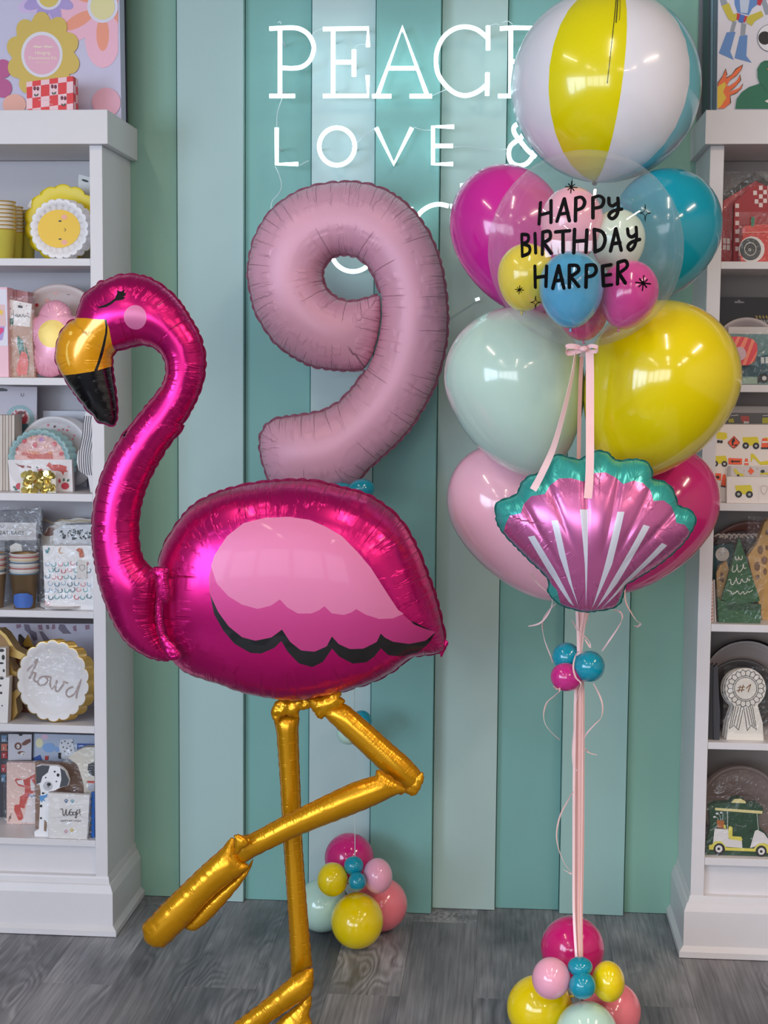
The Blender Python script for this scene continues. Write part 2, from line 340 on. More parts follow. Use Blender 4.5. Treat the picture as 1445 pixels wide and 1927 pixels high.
def fem(V2, T, bnd):
    n = len(V2); a = V2[T[:, 0]]; b = V2[T[:, 1]]; c = V2[T[:, 2]]
    cr = lambda u, v: u[:, 0]*v[:, 1]-u[:, 1]*v[:, 0]
    A2 = np.abs(cr(b-a, c-a))+1e-14
    ct = [((b-a)*(c-a)).sum(1)/A2, ((a-b)*(c-b)).sum(1)/A2, ((a-c)*(b-c)).sum(1)/A2]
    I = np.concatenate([T[:, 1], T[:, 2], T[:, 0]]); J = np.concatenate([T[:, 2], T[:, 0], T[:, 1]]); W = np.clip(np.concatenate(ct)/2, .01, 50)
    f = np.bincount(T.ravel(), np.repeat(A2/6, 3), n)*4.0
    free = np.ones(n); free[bnd] = 0
    dg = np.bincount(I, W, n)+np.bincount(J, W, n)+1e-12
    def mv(x): return dg*x-np.bincount(I, W*x[J], n)-np.bincount(J, W*x[I], n)
    x = np.zeros(n); r = f*free; z = r/dg; p = z.copy(); rz = r@z
    for it in range(900):
        Ap = mv(p)*free; al = rz/(p@Ap+1e-30); x += al*p; r -= al*Ap
        if it % 20 == 0 and np.abs(r).max() < 1e-9*np.abs(f).max()+1e-16: break
        z = r/dg; rz2 = r@z; p = z+rz2/rz*p; rz = rz2
    return np.maximum(x, 0)
def foil(parent, name, outline, D, mats, k=.7, h=.006, prints=(), regions=('',), pitch=.022, scal=.0012, crease=.004, clen=(.02, .06), ribs=(), seed=1, seam=.004, smooth_n=3, flat=.0, back=1., seammat=None, closed_pts=None, drop=.6, dcurve=None):
    """outline and prints in photograph pixels laid in the plane y=D; prints [(poly, region)], region r goes to object regions[r]; material mats[r]"""
    rnd = random.Random(seed); m_ = pxm(D)
    def W2(pts): 
        o = []
        for a in pts: v = P(a[0], a[1], D); o.append((v.x, v.z))
        return o
    ol = smooth_path(W2(outline), smooth_n, True) if smooth_n > 1 else W2(outline)
    B, tt, Ltot = resample(ol, h*.8)
    n = len(B); area2 = (B[:, 0]*np.roll(B[:, 1], -1)-np.roll(B[:, 0], -1)*B[:, 1]).sum()
    if area2 < 0: B = B[::-1].copy()
    ssl = np.hypot(*(np.roll(B, -1, 0)-B).T); S = np.concatenate([[0], np.cumsum(ssl)[:-1]]); Ltot = ssl.sum()
    tan = np.roll(B, -1, 0)-np.roll(B, 1, 0); tan /= np.linalg.norm(tan, axis=1)[:, None]+1e-9; nrm = np.c_[tan[:, 1], -tan[:, 0]]
    br = [0.]
    while br[-1] < Ltot-pitch*.7: br.append(br[-1]+pitch*rnd.uniform(.6, 1.5))
    br = np.array(br); br[-1] = Ltot; idx = np.clip(np.searchsorted(br, S, side='right')-1, 0, len(br)-2)
    ft = (S-br[idx])/(br[idx+1]-br[idx]); sc_ = np.sqrt(np.clip(np.sin(PI*ft), 0, 1)); B = B+nrm*(scal*(sc_-.6))[:, None]
    x0, y0 = B.min(0); x1, y1 = B.max(0); hx = h; gy = np.arange(y0, y1, hx*.866); pts = []
    for i, yy in enumerate(gy): gx = np.arange(x0+(i % 2)*hx/2, x1, hx); pts.append(np.c_[gx, np.full(len(gx), yy)])
    G = np.vstack(pts); G = G[inpoly(G, B)]
    def dist(Q, LN, closed=True):
        A = LN; Bn = np.roll(LN, -1, 0) if closed else LN[1:]; A = A if closed else LN[:-1]
        best = np.full(len(Q), 1e9); bi = np.zeros(len(Q), int); bt = np.zeros(len(Q))
        for c0 in range(0, len(Q), 3000):
            q_ = Q[c0:c0+3000]; d = Bn-A; ll = (d*d).sum(1)+1e-12
            t = np.clip(((q_[:, None, :]-A[None])*d[None]).sum(2)/ll[None], 0, 1)
            pr = A[None]+t[..., None]*d[None]; dd = ((q_[:, None, :]-pr)**2).sum(2); j = dd.argmin(1); r_ = np.arange(len(q_))
            best[c0:c0+3000] = np.sqrt(dd[r_, j]); bi[c0:c0+3000] = j; bt[c0:c0+3000] = t[r_, j]
        return best, bi, bt
    dG, _, _ = dist(G, B); G = G[dG > h*.75]
    ring = B-nrm*(h*.3); dr, _, _ = dist(ring, B); ring = ring[(dr > h*.2) & inpoly(ring, B)]
    PL_ = []
    for poly, reg in prints:
        pp = resample(W2(poly), h*.6)[0]; PL_.append((pp, reg))
    for pp, reg in PL_:
        dG, _, _ = dist(G, pp); G = G[dG > h*.35]
        dr, _, _ = dist(ring, pp); ring = ring[dr > h*.2]
    vs = [Vector(b) for b in B]; es = [(i, (i+1) % n) for i in range(n)]; 
    for pp, reg in PL_:
        s0 = len(vs); vs += [Vector(p) for p in pp]; es += [(s0+i, s0+(i+1) % len(pp)) for i in range(len(pp))]
    vs += [Vector(p) for p in ring]+[Vector(p) for p in G]
    ov, oe, of, *_ = delaunay_2d_cdt(vs, es, [], 0, 1e-6)
    V2 = np.array([tuple(v) for v in ov]); T = np.array([tuple(f) for f in of if len(f) == 3])
    cen = V2[T].mean(1); T = T[inpoly(cen, B)]; cen = V2[T].mean(1)
    used = np.unique(T); mp = -np.ones(len(V2), int); mp[used] = np.arange(len(used)); V2 = V2[used]; T = mp[T]
    a = V2[T[:, 1]]-V2[T[:, 0]]; b = V2[T[:, 2]]-V2[T[:, 0]]; cr = a[:, 0]*b[:, 1]-a[:, 1]*b[:, 0]; T[cr < 0] = T[cr < 0][:, ::-1]
    E = np.vstack([T[:, [0, 1]], T[:, [1, 2]], T[:, [2, 0]]]); Es = np.sort(E, 1); _, inv, cnt = np.unique(Es, axis=0, return_inverse=True, return_counts=True)
    be = E[cnt[inv.ravel()] == 1]; bnd = np.unique(be); isb = np.zeros(len(V2), bool); isb[bnd] = True
    u = fem(V2, T, bnd); z = k*np.sqrt(u)
    if flat: z = z.max()*np.tanh(z/z.max()*(1+flat))/math.tanh(1+flat)
    d, bi, bt = dist(V2, B); s = S[bi]+bt*ssl[bi]
    fall = 1-np.exp(-(d/.0035))     # keep the seam welded
    disp = np.zeros(len(V2)); disp2 = np.zeros(len(V2))
    for bb in br[:-1]:
        L_ = rnd.uniform(*clen); wd = max(.0022, h*.75)*rnd.uniform(.9, 1.5); am = crease*rnd.uniform(.35, 1.1)
        ds = np.abs((s-bb+Ltot/2) % Ltot-Ltot/2); prof = np.exp(-(ds/(wd+d*.02))**2)-.35*np.exp(-((ds-2.6*wd)/(wd*1.6+d*.03))**2)
        disp += am*prof*np.exp(-(d/L_)**2)
        L2 = rnd.uniform(*clen); disp2 += am*rnd.uniform(.4, 1.1)*prof*np.exp(-(d/L2)**2)
    for (ax, ay, bx_, by_, wd, dp) in ribs:
        A_, B_ = np.array(W2([(ax, ay), (bx_, by_)])); dd = B_-A_; ll = dd@dd; t = np.clip(((V2-A_)@dd)/ll, 0, 1); dist_ = np.linalg.norm(V2-(A_+t[:, None]*dd), axis=1)
        disp += dp*np.exp(-(dist_/wd)**1.3)*(1-t)**.7; disp2 += dp*np.exp(-(dist_/wd)**1.3)*(1-t)**.7
    zf = np.where(isb, 0, np.maximum(z-disp*fall, z*.25)); zb = np.where(isb, 0, np.maximum(z*back-disp2*fall, z*.2))
    Yc = np.full(len(V2), D)
    if dcurve is not None: Yc = D+np.array([dcurve(x, y) for x, y in V2])
    nb = len(V2); bmap = np.arange(nb)+nb; bmap[bnd] = bnd
    V3 = np.vstack([np.c_[V2[:, 0], Yc-zf, V2[:, 1]], np.c_[V2[:, 0], Yc+zb, V2[:, 1]]])
    Tb = bmap[T][:, ::-1]; reg = np.zeros(len(T), int)
    for pp, r in PL_: reg[inpoly(cen, pp)] = r
    TT = np.vstack([T, Tb]); RG = np.concatenate([reg, reg])
    fn = np.cross(V3[TT[:, 1]]-V3[TT[:, 0]], V3[TT[:, 2]]-V3[TT[:, 0]])
    vn = np.zeros_like(V3)
    for kk in range(3): np.add.at(vn, TT[:, kk], fn)
    vn /= np.linalg.norm(vn, axis=1)[:, None]+1e-15
    uv = np.c_[s, d]; uv = np.vstack([uv, uv+[7.3, 0]])
    Wl = (u/2+d*d)/(2*d+1e-6)+1e-6; rho = np.clip(d/Wl, 0, 1.5); rho[bnd] = 0; uv2 = np.c_[rho, rho*0]; uv2 = np.vstack([uv2, uv2])
    names = list(dict.fromkeys(regions)); res = []
    for nm in names:
      if 1:
        rs = [i for i, x in enumerate(regions) if x == nm]; sel = np.isin(RG, rs)
        if not sel.any(): continue
        halves = [sel]
        if nm != names[0] and not isb[T[sel[:len(T)]]].any(): halves = [sel & (np.arange(len(TT)) < len(T)), sel & (np.arange(len(TT)) >= len(T))]
      for sel in halves:
        t = TT[sel]; us = np.unique(t); m2 = -np.ones(len(V3), int); m2[us] = np.arange(len(us))
        ml = [mats[r] for r in rs]; mi = [rs.index(r) for r in RG[sel]]
        res.append(mesh_obj(nm or name, V3[us], m2[t], ml, parent, mi, True, vn[us], uv[us], uv2[us]))
    if seam:
        w_ = seam*(.55+.6*sc_); 
        w_ = np.where(np.isin(np.arange(n), []), w_, w_); Vo = []; Fo = []
        off = B+nrm*w_[:, None]; ok = dist(off, B)[0] > seam*.3; ok &= ~inpoly(off, B)
        for i in range(n): 
            yb = D+(dcurve(*B[i]) if dcurve else 0)
            Vo += [(B[i, 0], yb, B[i, 1]), (off[i, 0], yb+.0015*math.sin(S[i]*260), off[i, 1])]
        for i in range(n):
            j = (i+1) % n
            if ok[i] and ok[j]: Fo.append((2*i, 2*i+1, 2*j+1, 2*j))
        res.append(mesh_obj('seam', Vo, Fo, seammat or SEAM, parent, None, True, None, [(S[i//2], .2) for i in range(2*n)]))
    return res
SEAM = M((120, 8, 66), .6, var=0, spec=.2); SEAMG = M((150, 96, 10), .6, var=0, spec=.2); SEAMT = M((24, 92, 88), .6, var=0, spec=.2)
FOILP = M((206, 22, 116), .25, metal=.75, coat=.05, var=0, kind='foil', bump=.7)
FOILPK = M((214, 116, 158), .46, metal=.25, coat=.12, var=0)
FOILPK2 = M((196, 58, 128), .44, metal=.35, coat=.12, var=0)
BLACKF = M((12, 11, 14), .28, var=0, coat=.5)
GOLD = M((216, 152, 10), .25, metal=.6, coat=.0, var=0, kind='foil', bump=.3, scale=26)
GOLDT = M((232, 158, 8), .24, metal=.6, coat=.2, var=0, kind='foil', bump=.35)
MATTE = M((220, 164, 186), .45, metal=.12, var=0, kind='foil', bump=1.0, spec=.4)
# ---------------------------------------------------------------- flamingo
DF = 3.55
fl = thing('flamingo_balloon', 'giant magenta foil flamingo with closed eye, yellow legs and one foot raised', 'balloon', P(560, 1990, DF))
fl.location.z = 0
head = ZH('255,460 275,380 300,300 345,235 420,190 445,150 530,130 600,95 680,80 780,85 880,108 960,150 1040,205 1120,280 1190,370 1250,470 1310,570 1350,670 1375,790 1375,900 1355,1020 1310,1150 1240,1290 1170,1400')
neck = ZB('382,50 330,110 280,190 240,270 215,350 205,430 210,520 232,575 262,600 300,600 292,650 280,720 276,800 296,870 330,945 280,950 220,925 160,880 110,800 70,700 45,600 30,480 35,370 55,270 90,180 130,110 170,50')
inner = ZH('680,1480 740,1390 800,1320 860,1240 930,1160 990,1080 1030,1000 1045,920 1035,840 1000,770 950,720 880,695 800,690 730,710 660,725 605,742 575,770 562,810 562,880 570,960 585,1060 600,1180 605,1280 600,1350 580,1395 545,1395 520,1385 450,1370 400,1310 330,1240 280,1170 225,1100 180,1030 135,965 100,900 75,830 75,750 90,670 105,610 150,540 200,490')
beak = ZH('180,440 262,462 400,468 520,480 575,478 600,560 605,650 600,745 640,800 600,1500 0,1500 0,400')
tip = ZH('0,985 135,965 300,950 430,930 500,912 562,885 700,860 700,1500 0,1500')
bline = ZH('560,478 580,480 588,530 580,600 555,680 522,780 500,850 476,925 452,928 480,850 502,775 535,680 562,600 570,540')
cheek = [(267+20.5*math.cos(a), 599+22.5*math.sin(a)) for a in np.linspace(0, 2*PI, 40, endpoint=False)]
lash = ZH('500,368 550,358 605,332 645,300 660,262 668,222 685,238 710,230 728,218 720,250 740,250 735,272 715,285 738,288 728,305 690,315 655,318 620,350 570,375 505,382')
nost = [(143.6+4.2*math.cos(a), 628+4.2*math.sin(a)) for a in np.linspace(0, 2*PI, 16, endpoint=False)]
cres = ZH('215,700 240,655 248,662 225,720 232,800 248,860 240,885 222,850 208,780')
pr = [(beak, 1), (tip, 2), (bline, 3), (cheek, 4), (lash, 5), (nost, 6), (cres, 6)]
FYEL = M((236, 162, 14), .22, metal=.25, coat=.5, var=0, kind='foil', bump=.5)
FBLK = M((10, 9, 12), .2, metal=.0, coat=.6, var=0, kind='foil', bump=.6)
foil(fl, 'neck', head+neck+inner, DF-.055, [FOILP, FYEL, FBLK, BLACKF, M((205, 110, 155), .35, metal=.2, var=0), M((10, 9, 12), .6, var=0, spec=.2), M((240, 195, 90), .3, var=0)], k=.66, h=.0055, prints=pr,
     regions=('head_and_neck', 'beak', 'beak', 'beak', 'cheek', 'eyelash', 'beak'), pitch=.024, scal=.0016, crease=.0022, clen=(.008, .02), seed=5, seam=.0035)
body = ZB('288,600 300,530 330,470 370,410 420,355 490,315 550,293 620,275 700,262 820,255 900,260 980,280 1060,300 1120,325 1190,375 1240,430 1290,520 1330,620 1365,720 1388,820 1398,880 1385,920 1330,930 1262,942 1210,985 1130,1030 1050,1058 960,1082 880,1098 800,1105 700,1092 600,1070 540,1045 460,1022 390,995 345,950 312,890 292,820 283,740 281,660')
wing = ZB('527,660 525,600 545,520 590,450 650,402 730,382 820,378 900,390 960,415 1020,450 1080,510 1130,570 1180,650 1230,730 1290,790 1365,830 1330,857 1270,864 1210,850 1180,832 1165,815 1150,848 1100,872 1050,872 1010,852 985,822 965,860 920,880 870,875 830,842 800,795 760,825 700,838 650,825 600,785 560,730')
light = ZB('532,560 545,520 590,450 650,402 730,382 820,378 900,390 960,415 1020,450 1080,510 1130,570 1180,650 1230,730 1250,745 1210,760 1160,760 1110,742 1075,720 1060,732 1030,742 985,735 958,708 940,722 910,735 860,735 820,712 793,682 760,705 710,718 650,702 600,672 555,625')
shad = ZB('527,655 545,740 580,802 620,850 680,885 720,887 770,865 797,838 820,880 860,925 910,940 950,920 985,868 1010,900 1060,930 1110,927 1140,905 1165,873 1190,903 1240,915 1300,905 1340,870 1366,831 1290,780 1100,700 800,650')
foil(fl, 'body', body, DF+.03, [FOILP, BLACKF, FOILPK2, FOILPK], k=.52, h=.0062, prints=[(shad, 1), (wing, 2), (light, 3)], regions=('body', 'wing', 'wing', 'wing'),
     pitch=.034, scal=.0018, crease=.003, clen=(.01, .03), seed=9, seam=.004, flat=.25)
foil(fl, 'tail_tip', ZB('1385,870 1412,885 1400,910 1385,943 1378,925'), DF+.03, [FOILP], k=.3, h=.004, regions=('tail_tip',), seam=0, scal=0, pitch=.01)
foil(fl, 'neck_tab', ZB('262,598 300,596 325,600 318,640 328,690 315,730 300,720 298,800 312,860 350,900 370,935 355,950 322,945 290,870 276,790 280,700 274,640'), DF-.10, [FOILP], k=.3, h=.004, regions=('neck_tab',), seam=.002, pitch=.03, scal=.001, crease=.001, clen=(.01, .02))
# legs
def leg(nm, pts, D, k=.62, seed=1, **kw):
    a = dict(seammat=SEAMG, h=.0042, pitch=.03, scal=.0003, crease=.0007, clen=(.004, .01), seam=.0012); a.update(kw)
    return foil(fl, nm, ZL(pts), D, [GOLD], k=k, regions=(nm,), seed=seed, **a)
leg('standing_leg', '678,170 785,172 787,250 800,600 808,800 830,1100 851,1340 848,1366 766,1414 757,1395 745,1150 722,800 705,500 687,250', DF+.06, seed=2)
leg('hip_strap', '662,168 672,120 700,95 740,100 835,88 850,128 790,145 790,178 740,165 700,178 690,210 675,190', DF+.035, k=.35, seed=3, scal=.002, pitch=.014, crease=.004, clen=(.01, .03))
leg('hip_knot', '840,95 900,80 935,58 975,47 992,65 985,80 1007,95 998,120 950,165 915,172 893,183 865,150', DF+.0, k=.5, seed=4, scal=.003, pitch=.012, crease=.005, clen=(.01, .03))
leg('raised_thigh', '915,165 930,128 1000,115 1032,128 1120,203 1220,292 1320,380 1372,442 1380,475 1342,542 1300,530 1222,470 1190,435 1080,330 980,235 935,190', DF+.0, seed=5)
leg('raised_shank', '1158,455 1168,428 1222,455 1290,505 1302,533 1262,542 1160,592 1040,642 800,735 600,830 530,868 495,850 485,790 495,748 560,735 700,660 900,560 1050,490 1130,465', DF-.055, seed=6)
leg('raised_foot', '465,755 485,762 492,815 512,858 552,885 540,905 430,990 350,1065 270,1155 180,1243 142,1272 92,1268 62,1245 50,1205 50,1168 90,1128 135,1078 230,985 330,888 430,800', DF-.06, seed=7, k=.58, scal=.001, crease=.0018, clen=(.006, .02), pitch=.028)
leg('raised_toe', '572,852 548,920 482,1010 402,1102 332,1170 292,1192 262,1190 250,1172 280,1138 345,1062 435,985 540,905', DF-.045, seed=8, scal=.001, crease=.0014)
leg('ankle_ruffle', '484,745 512,740 545,765 545,790 520,800 500,830 488,820', DF-.10, seed=9, k=.5, scal=.002, crease=.004, pitch=.01)
leg('knee_ruffle', '1260,515 1300,510 1345,470 1378,440 1384,478 1345,548 1300,535 1270,545', DF-.015, seed=10, k=.3, scal=.002, crease=.004, pitch=.012)
leg('standing_foot', '850,1374 858,1400 858,1460 835,1510 770,1550 640,1640 520,1725 440,1785 400,1790 375,1765 380,1735 430,1685 520,1610 600,1550 720,1450 762,1415', DF+.0, seed=11, k=.58, scal=.001, crease=.0018, clen=(.006, .02), pitch=.028)
leg('standing_toe', '842,1500 850,1540 838,1600 860,1660 850,1760 760,1850 640,1850 560,1790 600,1740 700,1620 780,1555', DF+.02, seed=12, k=.35, scal=.0012, crease=.002, clen=(.01, .04))
def mathfix(root):
    """drop a thing onto the floor by the lowest vertex of its parts"""
    return min((o.matrix_local @ v.co).z for o in root.children for v in o.data.vertices)+root.location.z
# ---------------------------------------------------------------- number nine
D9 = 4.22
nine = thing('number_balloon', 'giant matte dusty pink foil number nine floating above the flamingo', 'balloon', P(650, 905, D9))
oN = ZG('795,1195 700,1207 600,1200 500,1187 440,1167 340,1112 250,1040 180,940 130,850 105,740 88,630 100,520 125,420 170,330 225,250 300,188 380,138 480,100 600,80 720,75 830,93 930,130 1020,190 1100,270 1170,370 1220,480 1255,600 1278,740 1288,880 1283,1020 1258,1150 1215,1290 1150,1420 1070,1550 980,1650 880,1740 790,1820 750,1880 700,1925 600,1945 450,1950 300,1935 215,1870 185,1790 160,1680 165,1600 200,1540 260,1505 340,1493 440,1480 540,1460 640,1405 720,1320 780,1240 806,1202 850,1110 880,1000 896,880 892,765 872,690 842,620 800,560 750,522 680,505 610,515 560,552 532,610 537,680 570,740 630,783 700,800 770,790 830,770 884,758 889,880 872,1000 842,1110 798,1190')
foil(nine, 'number', oN, D9, [MATTE], k=.70, h=.0062, regions=('number_body',), pitch=.03, scal=.0014, crease=.0022, clen=(.01, .025), seed=21, seam=.006, smooth_n=1, seammat=M((120, 60, 82), .5, metal=.2, var=0))
# ---------------------------------------------------------------- shell
DS = 3.45
sh = thing('shell_balloon', 'pink and teal foil scallop shell tied low in the birthday balloon bunch', 'balloon', P(1105, 1150, DS))
oS = ZS('278,372 278,322 300,302 345,287 385,266 405,218 440,182 500,160 517,130 560,82 600,73 650,88 700,96 722,84 770,57 800,52 840,63 870,93 905,102 960,95 1010,99 1045,120 1060,158 1064,195 1120,207 1160,240 1180,288 1192,326 1240,345 1275,375 1275,420 1250,465 1235,490 1190,540 1120,600 1040,655 960,702 925,725 915,765 903,808 870,835 820,847 740,857 700,852 610,825 567,792 540,755 547,712 520,668 450,602 400,552 340,490 300,440 282,400')
oP = ZS('318,440 325,410 345,368 400,354 415,310 450,270 520,256 545,215 590,180 650,178 712,195 730,172 765,153 820,150 870,175 905,207 960,191 1010,205 1045,240 1057,292 1110,290 1150,320 1170,365 1172,402 1220,415 1245,450 1260,520 1120,640 960,730 915,740 890,800 870,838 820,870 740,900 640,860 606,825 590,780 580,740 530,690 400,600 300,480')
stripes = [ZS(t) for t in ('435,470 467,462 572,640 668,825 640,800 540,650', '550,385 582,382 655,712 690,828 640,700 590,560', '690,328 730,330 728,600 725,825 715,600', '875,340 910,340 850,600 755,838 810,620', '1005,405 1037,415 880,700 775,838 850,690', '1100,500 1128,515 1000,640 800,838 920,690')]
rb = [ZS(t) for t in ('390,268 640,700', '512,152 680,560', '718,92 735,560', '908,100 800,560', '1064,196 850,600', '1188,326 880,640')]
foil(sh, 'shell', oS, DS, [M((62, 176, 168), .28, metal=.4, coat=.1, var=0, kind='foil', bump=.5), M((206, 108, 164), .26, metal=.6, coat=.1, var=0, kind='foil', bump=.6), M((214, 214, 226), .35, metal=.2, var=0)], k=.5, h=.0042,
     prints=[(oP, 1)]+[(s_, 2) for s_ in stripes], regions=('rim', 'shell_front', 'stripe'), pitch=.02, scal=.001, crease=.003, clen=(.008, .022), seammat=SEAMT, ribs=[(a[0][0], a[0][1], a[1][0], a[1][1], .007, .008) for a in rb], seed=31, seam=.003)
# ---------------------------------------------------------------- latex balloons
def latex_mat(rgb, sub=.25, rough=.16): return M(rgb, rough, coat=.5, sub=sub, var=.015, spec=.5, scale=6)
def latex(name, label, px, py, D, rx, ry, col, tail=(0, 1), tail_len=0., group=None, tdep=0., n=40, mat=None, cat='balloon', knot=True):
    """px,py,rx,ry in photograph pixels at depth D; tail = direction of the knot in the photograph; tdep = lean of the knot in depth; tail_len stretches the knot half"""
    if abs(tail[0]) > abs(tail[1]): rx, ry = ry, rx
    c = P(px, py, D); s = pxm(D); a = Vector((tail[0], tdep, -tail[1])).normalized()
    Rr = rx*s; Rl = ry*s; prof = []
    for i in range(25):
        t = i/24*PI; cz = -math.cos(t); r = math.sin(t)
        if cz > 0:
            r = r*(1-.34*tail_len*cz*cz); zz = cz*(1+tail_len)
        else: zz = cz
        prof.append((max(r*Rr, 1e-4), zz*Rl))
    e = prof[-1][1]
    th = thing(name, label, cat, c, group)
    V, Fc = lathe(prof[:-1]+[(.012*Rr/.1+.001, e-.002*Rl/.1)], n, c, a)
    mt = mat or latex_mat(col)
    mb = MB(); mb.add(V, Fc); mb.F.append(tuple(range(n))[::-1]); mb.I.append(0); mb.build('balloon_skin', mt, th, True)
    if knot:
        k = max(.0022, Rr*.035); pk = [(k*1.5, e-k*.6), (k*.8, e+k*.1), (k*1.1, e+k*.7), (k*.7, e+k*1.3), (k*1.6, e+k*2.6), (k*1.5, e+k*2.8), (.0003, e+k*1.6)]
        V, Fc = lathe(pk, 12, c, a); m2 = MB(); m2.add(V, Fc); m2.build('knot', mt, th, True)
    return th
YE, MG, TL, MI, PK, CO = (246, 216, 0), (216, 32, 132), (12, 152, 176), (196, 228, 212), (250, 176, 200), (244, 130, 142)
g = 'large balloons in the birthday bunch'
latex('latex_balloon', 'large magenta balloon at upper left of the bunch, beside the clear bubble', 957, 432, 3.86, 107, 122, (206, 40, 152), (.45, 1), .38, g, n=64)
latex('latex_balloon', 'large turquoise balloon at upper right of the bunch, beside the clear bubble', 1252, 428, 3.86, 103, 108, (14, 152, 176), (-.45, 1), .38, g, n=64)
latex('latex_balloon', 'large pale mint balloon left of the bow tails', 966, 706, 3.74, 130, 126, (196, 222, 208), (.30, 1), .55, g, n=64)
latex('latex_balloon', 'large bright yellow balloon right of the bow tails', 1250, 704, 3.70, 142, 136, (232, 210, 0), (-.42, 1), .52, g, n=64)
latex('latex_balloon', 'large pale pink balloon left of the foil shell', 950, 950, 3.90, 106, 118, (250, 190, 208), (.62, 1), .75, g, n=64)
latex('latex_balloon', 'large magenta balloon right of the foil shell', 1247, 950, 3.90, 103, 112, (214, 40, 124), (-.62, 1), .72, g, n=64)
# beach ball
DBB = 3.90
bb = thing('beach_ball_balloon', 'round beach ball balloon with white, yellow and blue panels topping the bunch', 'balloon', P(1139, 163, DBB))
def beachball():
    c = P(1139, 163, DBB); R = 173*pxm(DBB); ax = Vector((16/172., 0, 1)).normalized()   # bottom pole leans left
    u = Vector((0, -1, 0)); u = (u-ax*u.dot(ax)).normalized(); v = ax.cross(u)           # u faces the shop floor
    if v.x < 0: v = -v
    cols_ = [('yellow panel', (226, 214, 0), -38, 7.0), ('white panel', (226, 224, 232), 7.0, 55), ('blue panel', (112, 184, 200), 55, 103), ('white panel', (226, 224, 232), 103, 150), ('magenta panel', (216, 60, 140), 150, 192), ('white panel', (226, 224, 232), 192, 235), ('turquoise panel', (60, 170, 190), 235, 275), ('white panel', (226, 224, 232), 275, 322)]
    for nm, col, a0, a1 in cols_:
        V = []; Fc = []; nu, nv = 14, 48; N_ = []
        for i in range(nv+1):
            t = i/nv*PI
            for j in range(nu+1):
                f = j/nu; a = math.radians(a0+(a1-a0)*f); rr = R*(1-.010*(1-math.sin(PI*f))**3*(.25+.75*abs(math.sin(t*34))))
                if i in (0, nv): rr = R
                dr = ax*math.cos(t)+(u*math.cos(a)+v*math.sin(a))*math.sin(t); V.append(c+dr*rr)
        for i in range(nv):
            for j in range(nu): Fc.append((i*(nu+1)+j, i*(nu+1)+j+1, (i+1)*(nu+1)+j+1, (i+1)*(nu+1)+j))
        o = mesh_obj('panel', V, Fc, M(col, .2, coat=.5, var=.01, sub=.1), bb, None, True); o['label'] = nm
    # vertical line of tiny legal print on the yellow panel
    m = MB()
    for (aa, t0, t1, wd) in ((-1.6, 18, 98, .0022), (-.2, 22, 62, .0026), (1.8, 10, 60, .0012)):
        tt = t0
        rnd = random.Random(int(aa*10))
        while tt < t1:
            l = rnd.uniform(.25, .9); a = math.radians(aa)
            pts = []
            for t in (tt, tt+l):
                t = math.radians(t)
                dr = ax*math.cos(t)+(u*math.cos(a)+v*math.sin(a))*math.sin(t); pts.append(c+dr*(R+.0008))
            strip(m, pts, [v, v], wd, .0001); tt += l+.22
    m.build('fine_print', M((45, 45, 30), .5, var=0), bb)
    k = MB(); V, Fc = lathe([(.004, -R+.002), (.007, -R-.004), (.003, -R-.008)], 8, c, ax); k.add(V, Fc); k.build('valve', M((90, 90, 90), .4), bb)
beachball()
# clear bubble
DB = 3.50; BC = P(1101, 469, DB); BRAD = 179.5*pxm(DB)
bu = thing('bubble_balloon', 'clear bubble balloon with black birthday greeting and small balloons inside', 'balloon', BC)
V, Fc = lathe([(max(BRAD*math.sin(i/40*PI), 1e-4), -BRAD*math.cos(i/40*PI)) for i in range(41)], 72, BC, (0.05, 0, -1))
mb = MB(); mb.add(V, Fc); mb.build('bubble_skin', clear_mat('clear_film', (.99, .992, .995, 1), .085, .07), bu, True)
mb = MB(); V, Fc = lathe([(.014, BRAD-.004), (.007, BRAD+.006), (.005, BRAD+.014), (.010, BRAD+.022)], 16, BC, (-.0, 0, -1)); mb.add(V, Fc); mb.build('neck', clear_mat('clear_neck', (.9, .9, .9, 1), .4, .1), bu, True)
camp = Vector((0, 0, H))
def onbub(px, py, r=None):
    r = r or BRAD+.0012; d = (P(px, py, DB)-camp).normalized(); oc = camp-BC; b = oc.dot(d); c = oc.dot(oc)-r*r; disc = max(b*b-c, 0); return camp+d*(-b-math.sqrt(disc))
def stroke_on(mb, pts, wpx, surf, nfn, closed=False, sm=5, taper=False, th=.0006):
    """rounded marker stroke laid on a surface"""
    pp = smooth_path(pts, sm, closed) if len(pts) > 2 else [np.array(p, float) for p in resample(pts, 3., False)[0]]
    if closed: pp = pp+[pp[0]]
    W3 = [surf(p[0], p[1]) for p in pp]; m = len(W3)
    hw = wpx/2; V = []; Fc = []; cen = []
    for i, p in enumerate(W3):
        a = W3[max(i-1, 0)]; b = W3[min(i+1, m-1)]; t = (b-a).normalized(); n = nfn(p); s_ = n.cross(t).normalized(); w_ = hw*(1 if not taper else max(.15, 1-abs(2*i/(m-1)-1)**2))
        V += [p+s_*w_+n*th, p-s_*w_+n*th]
    for i in range(m-1): Fc.append((2*i, 2*i+1, 2*i+3, 2*i+2))
    mb.add(V, Fc)
    if not closed and not taper:
        for p, a in ((W3[0], W3[min(1, m-1)]), (W3[-1], W3[-2])):
            n = nfn(p); t = (p-a).normalized(); s_ = n.cross(t).normalized(); mb.add([p+n*th]+[p+n*th+(t*math.sin(x)+s_*math.cos(x))*hw for x in np.linspace(0, PI, 7)], [(0, i, i+1) for i in range(1, 7)])
INK = M((10, 10, 12), .7, var=0, spec=.1)
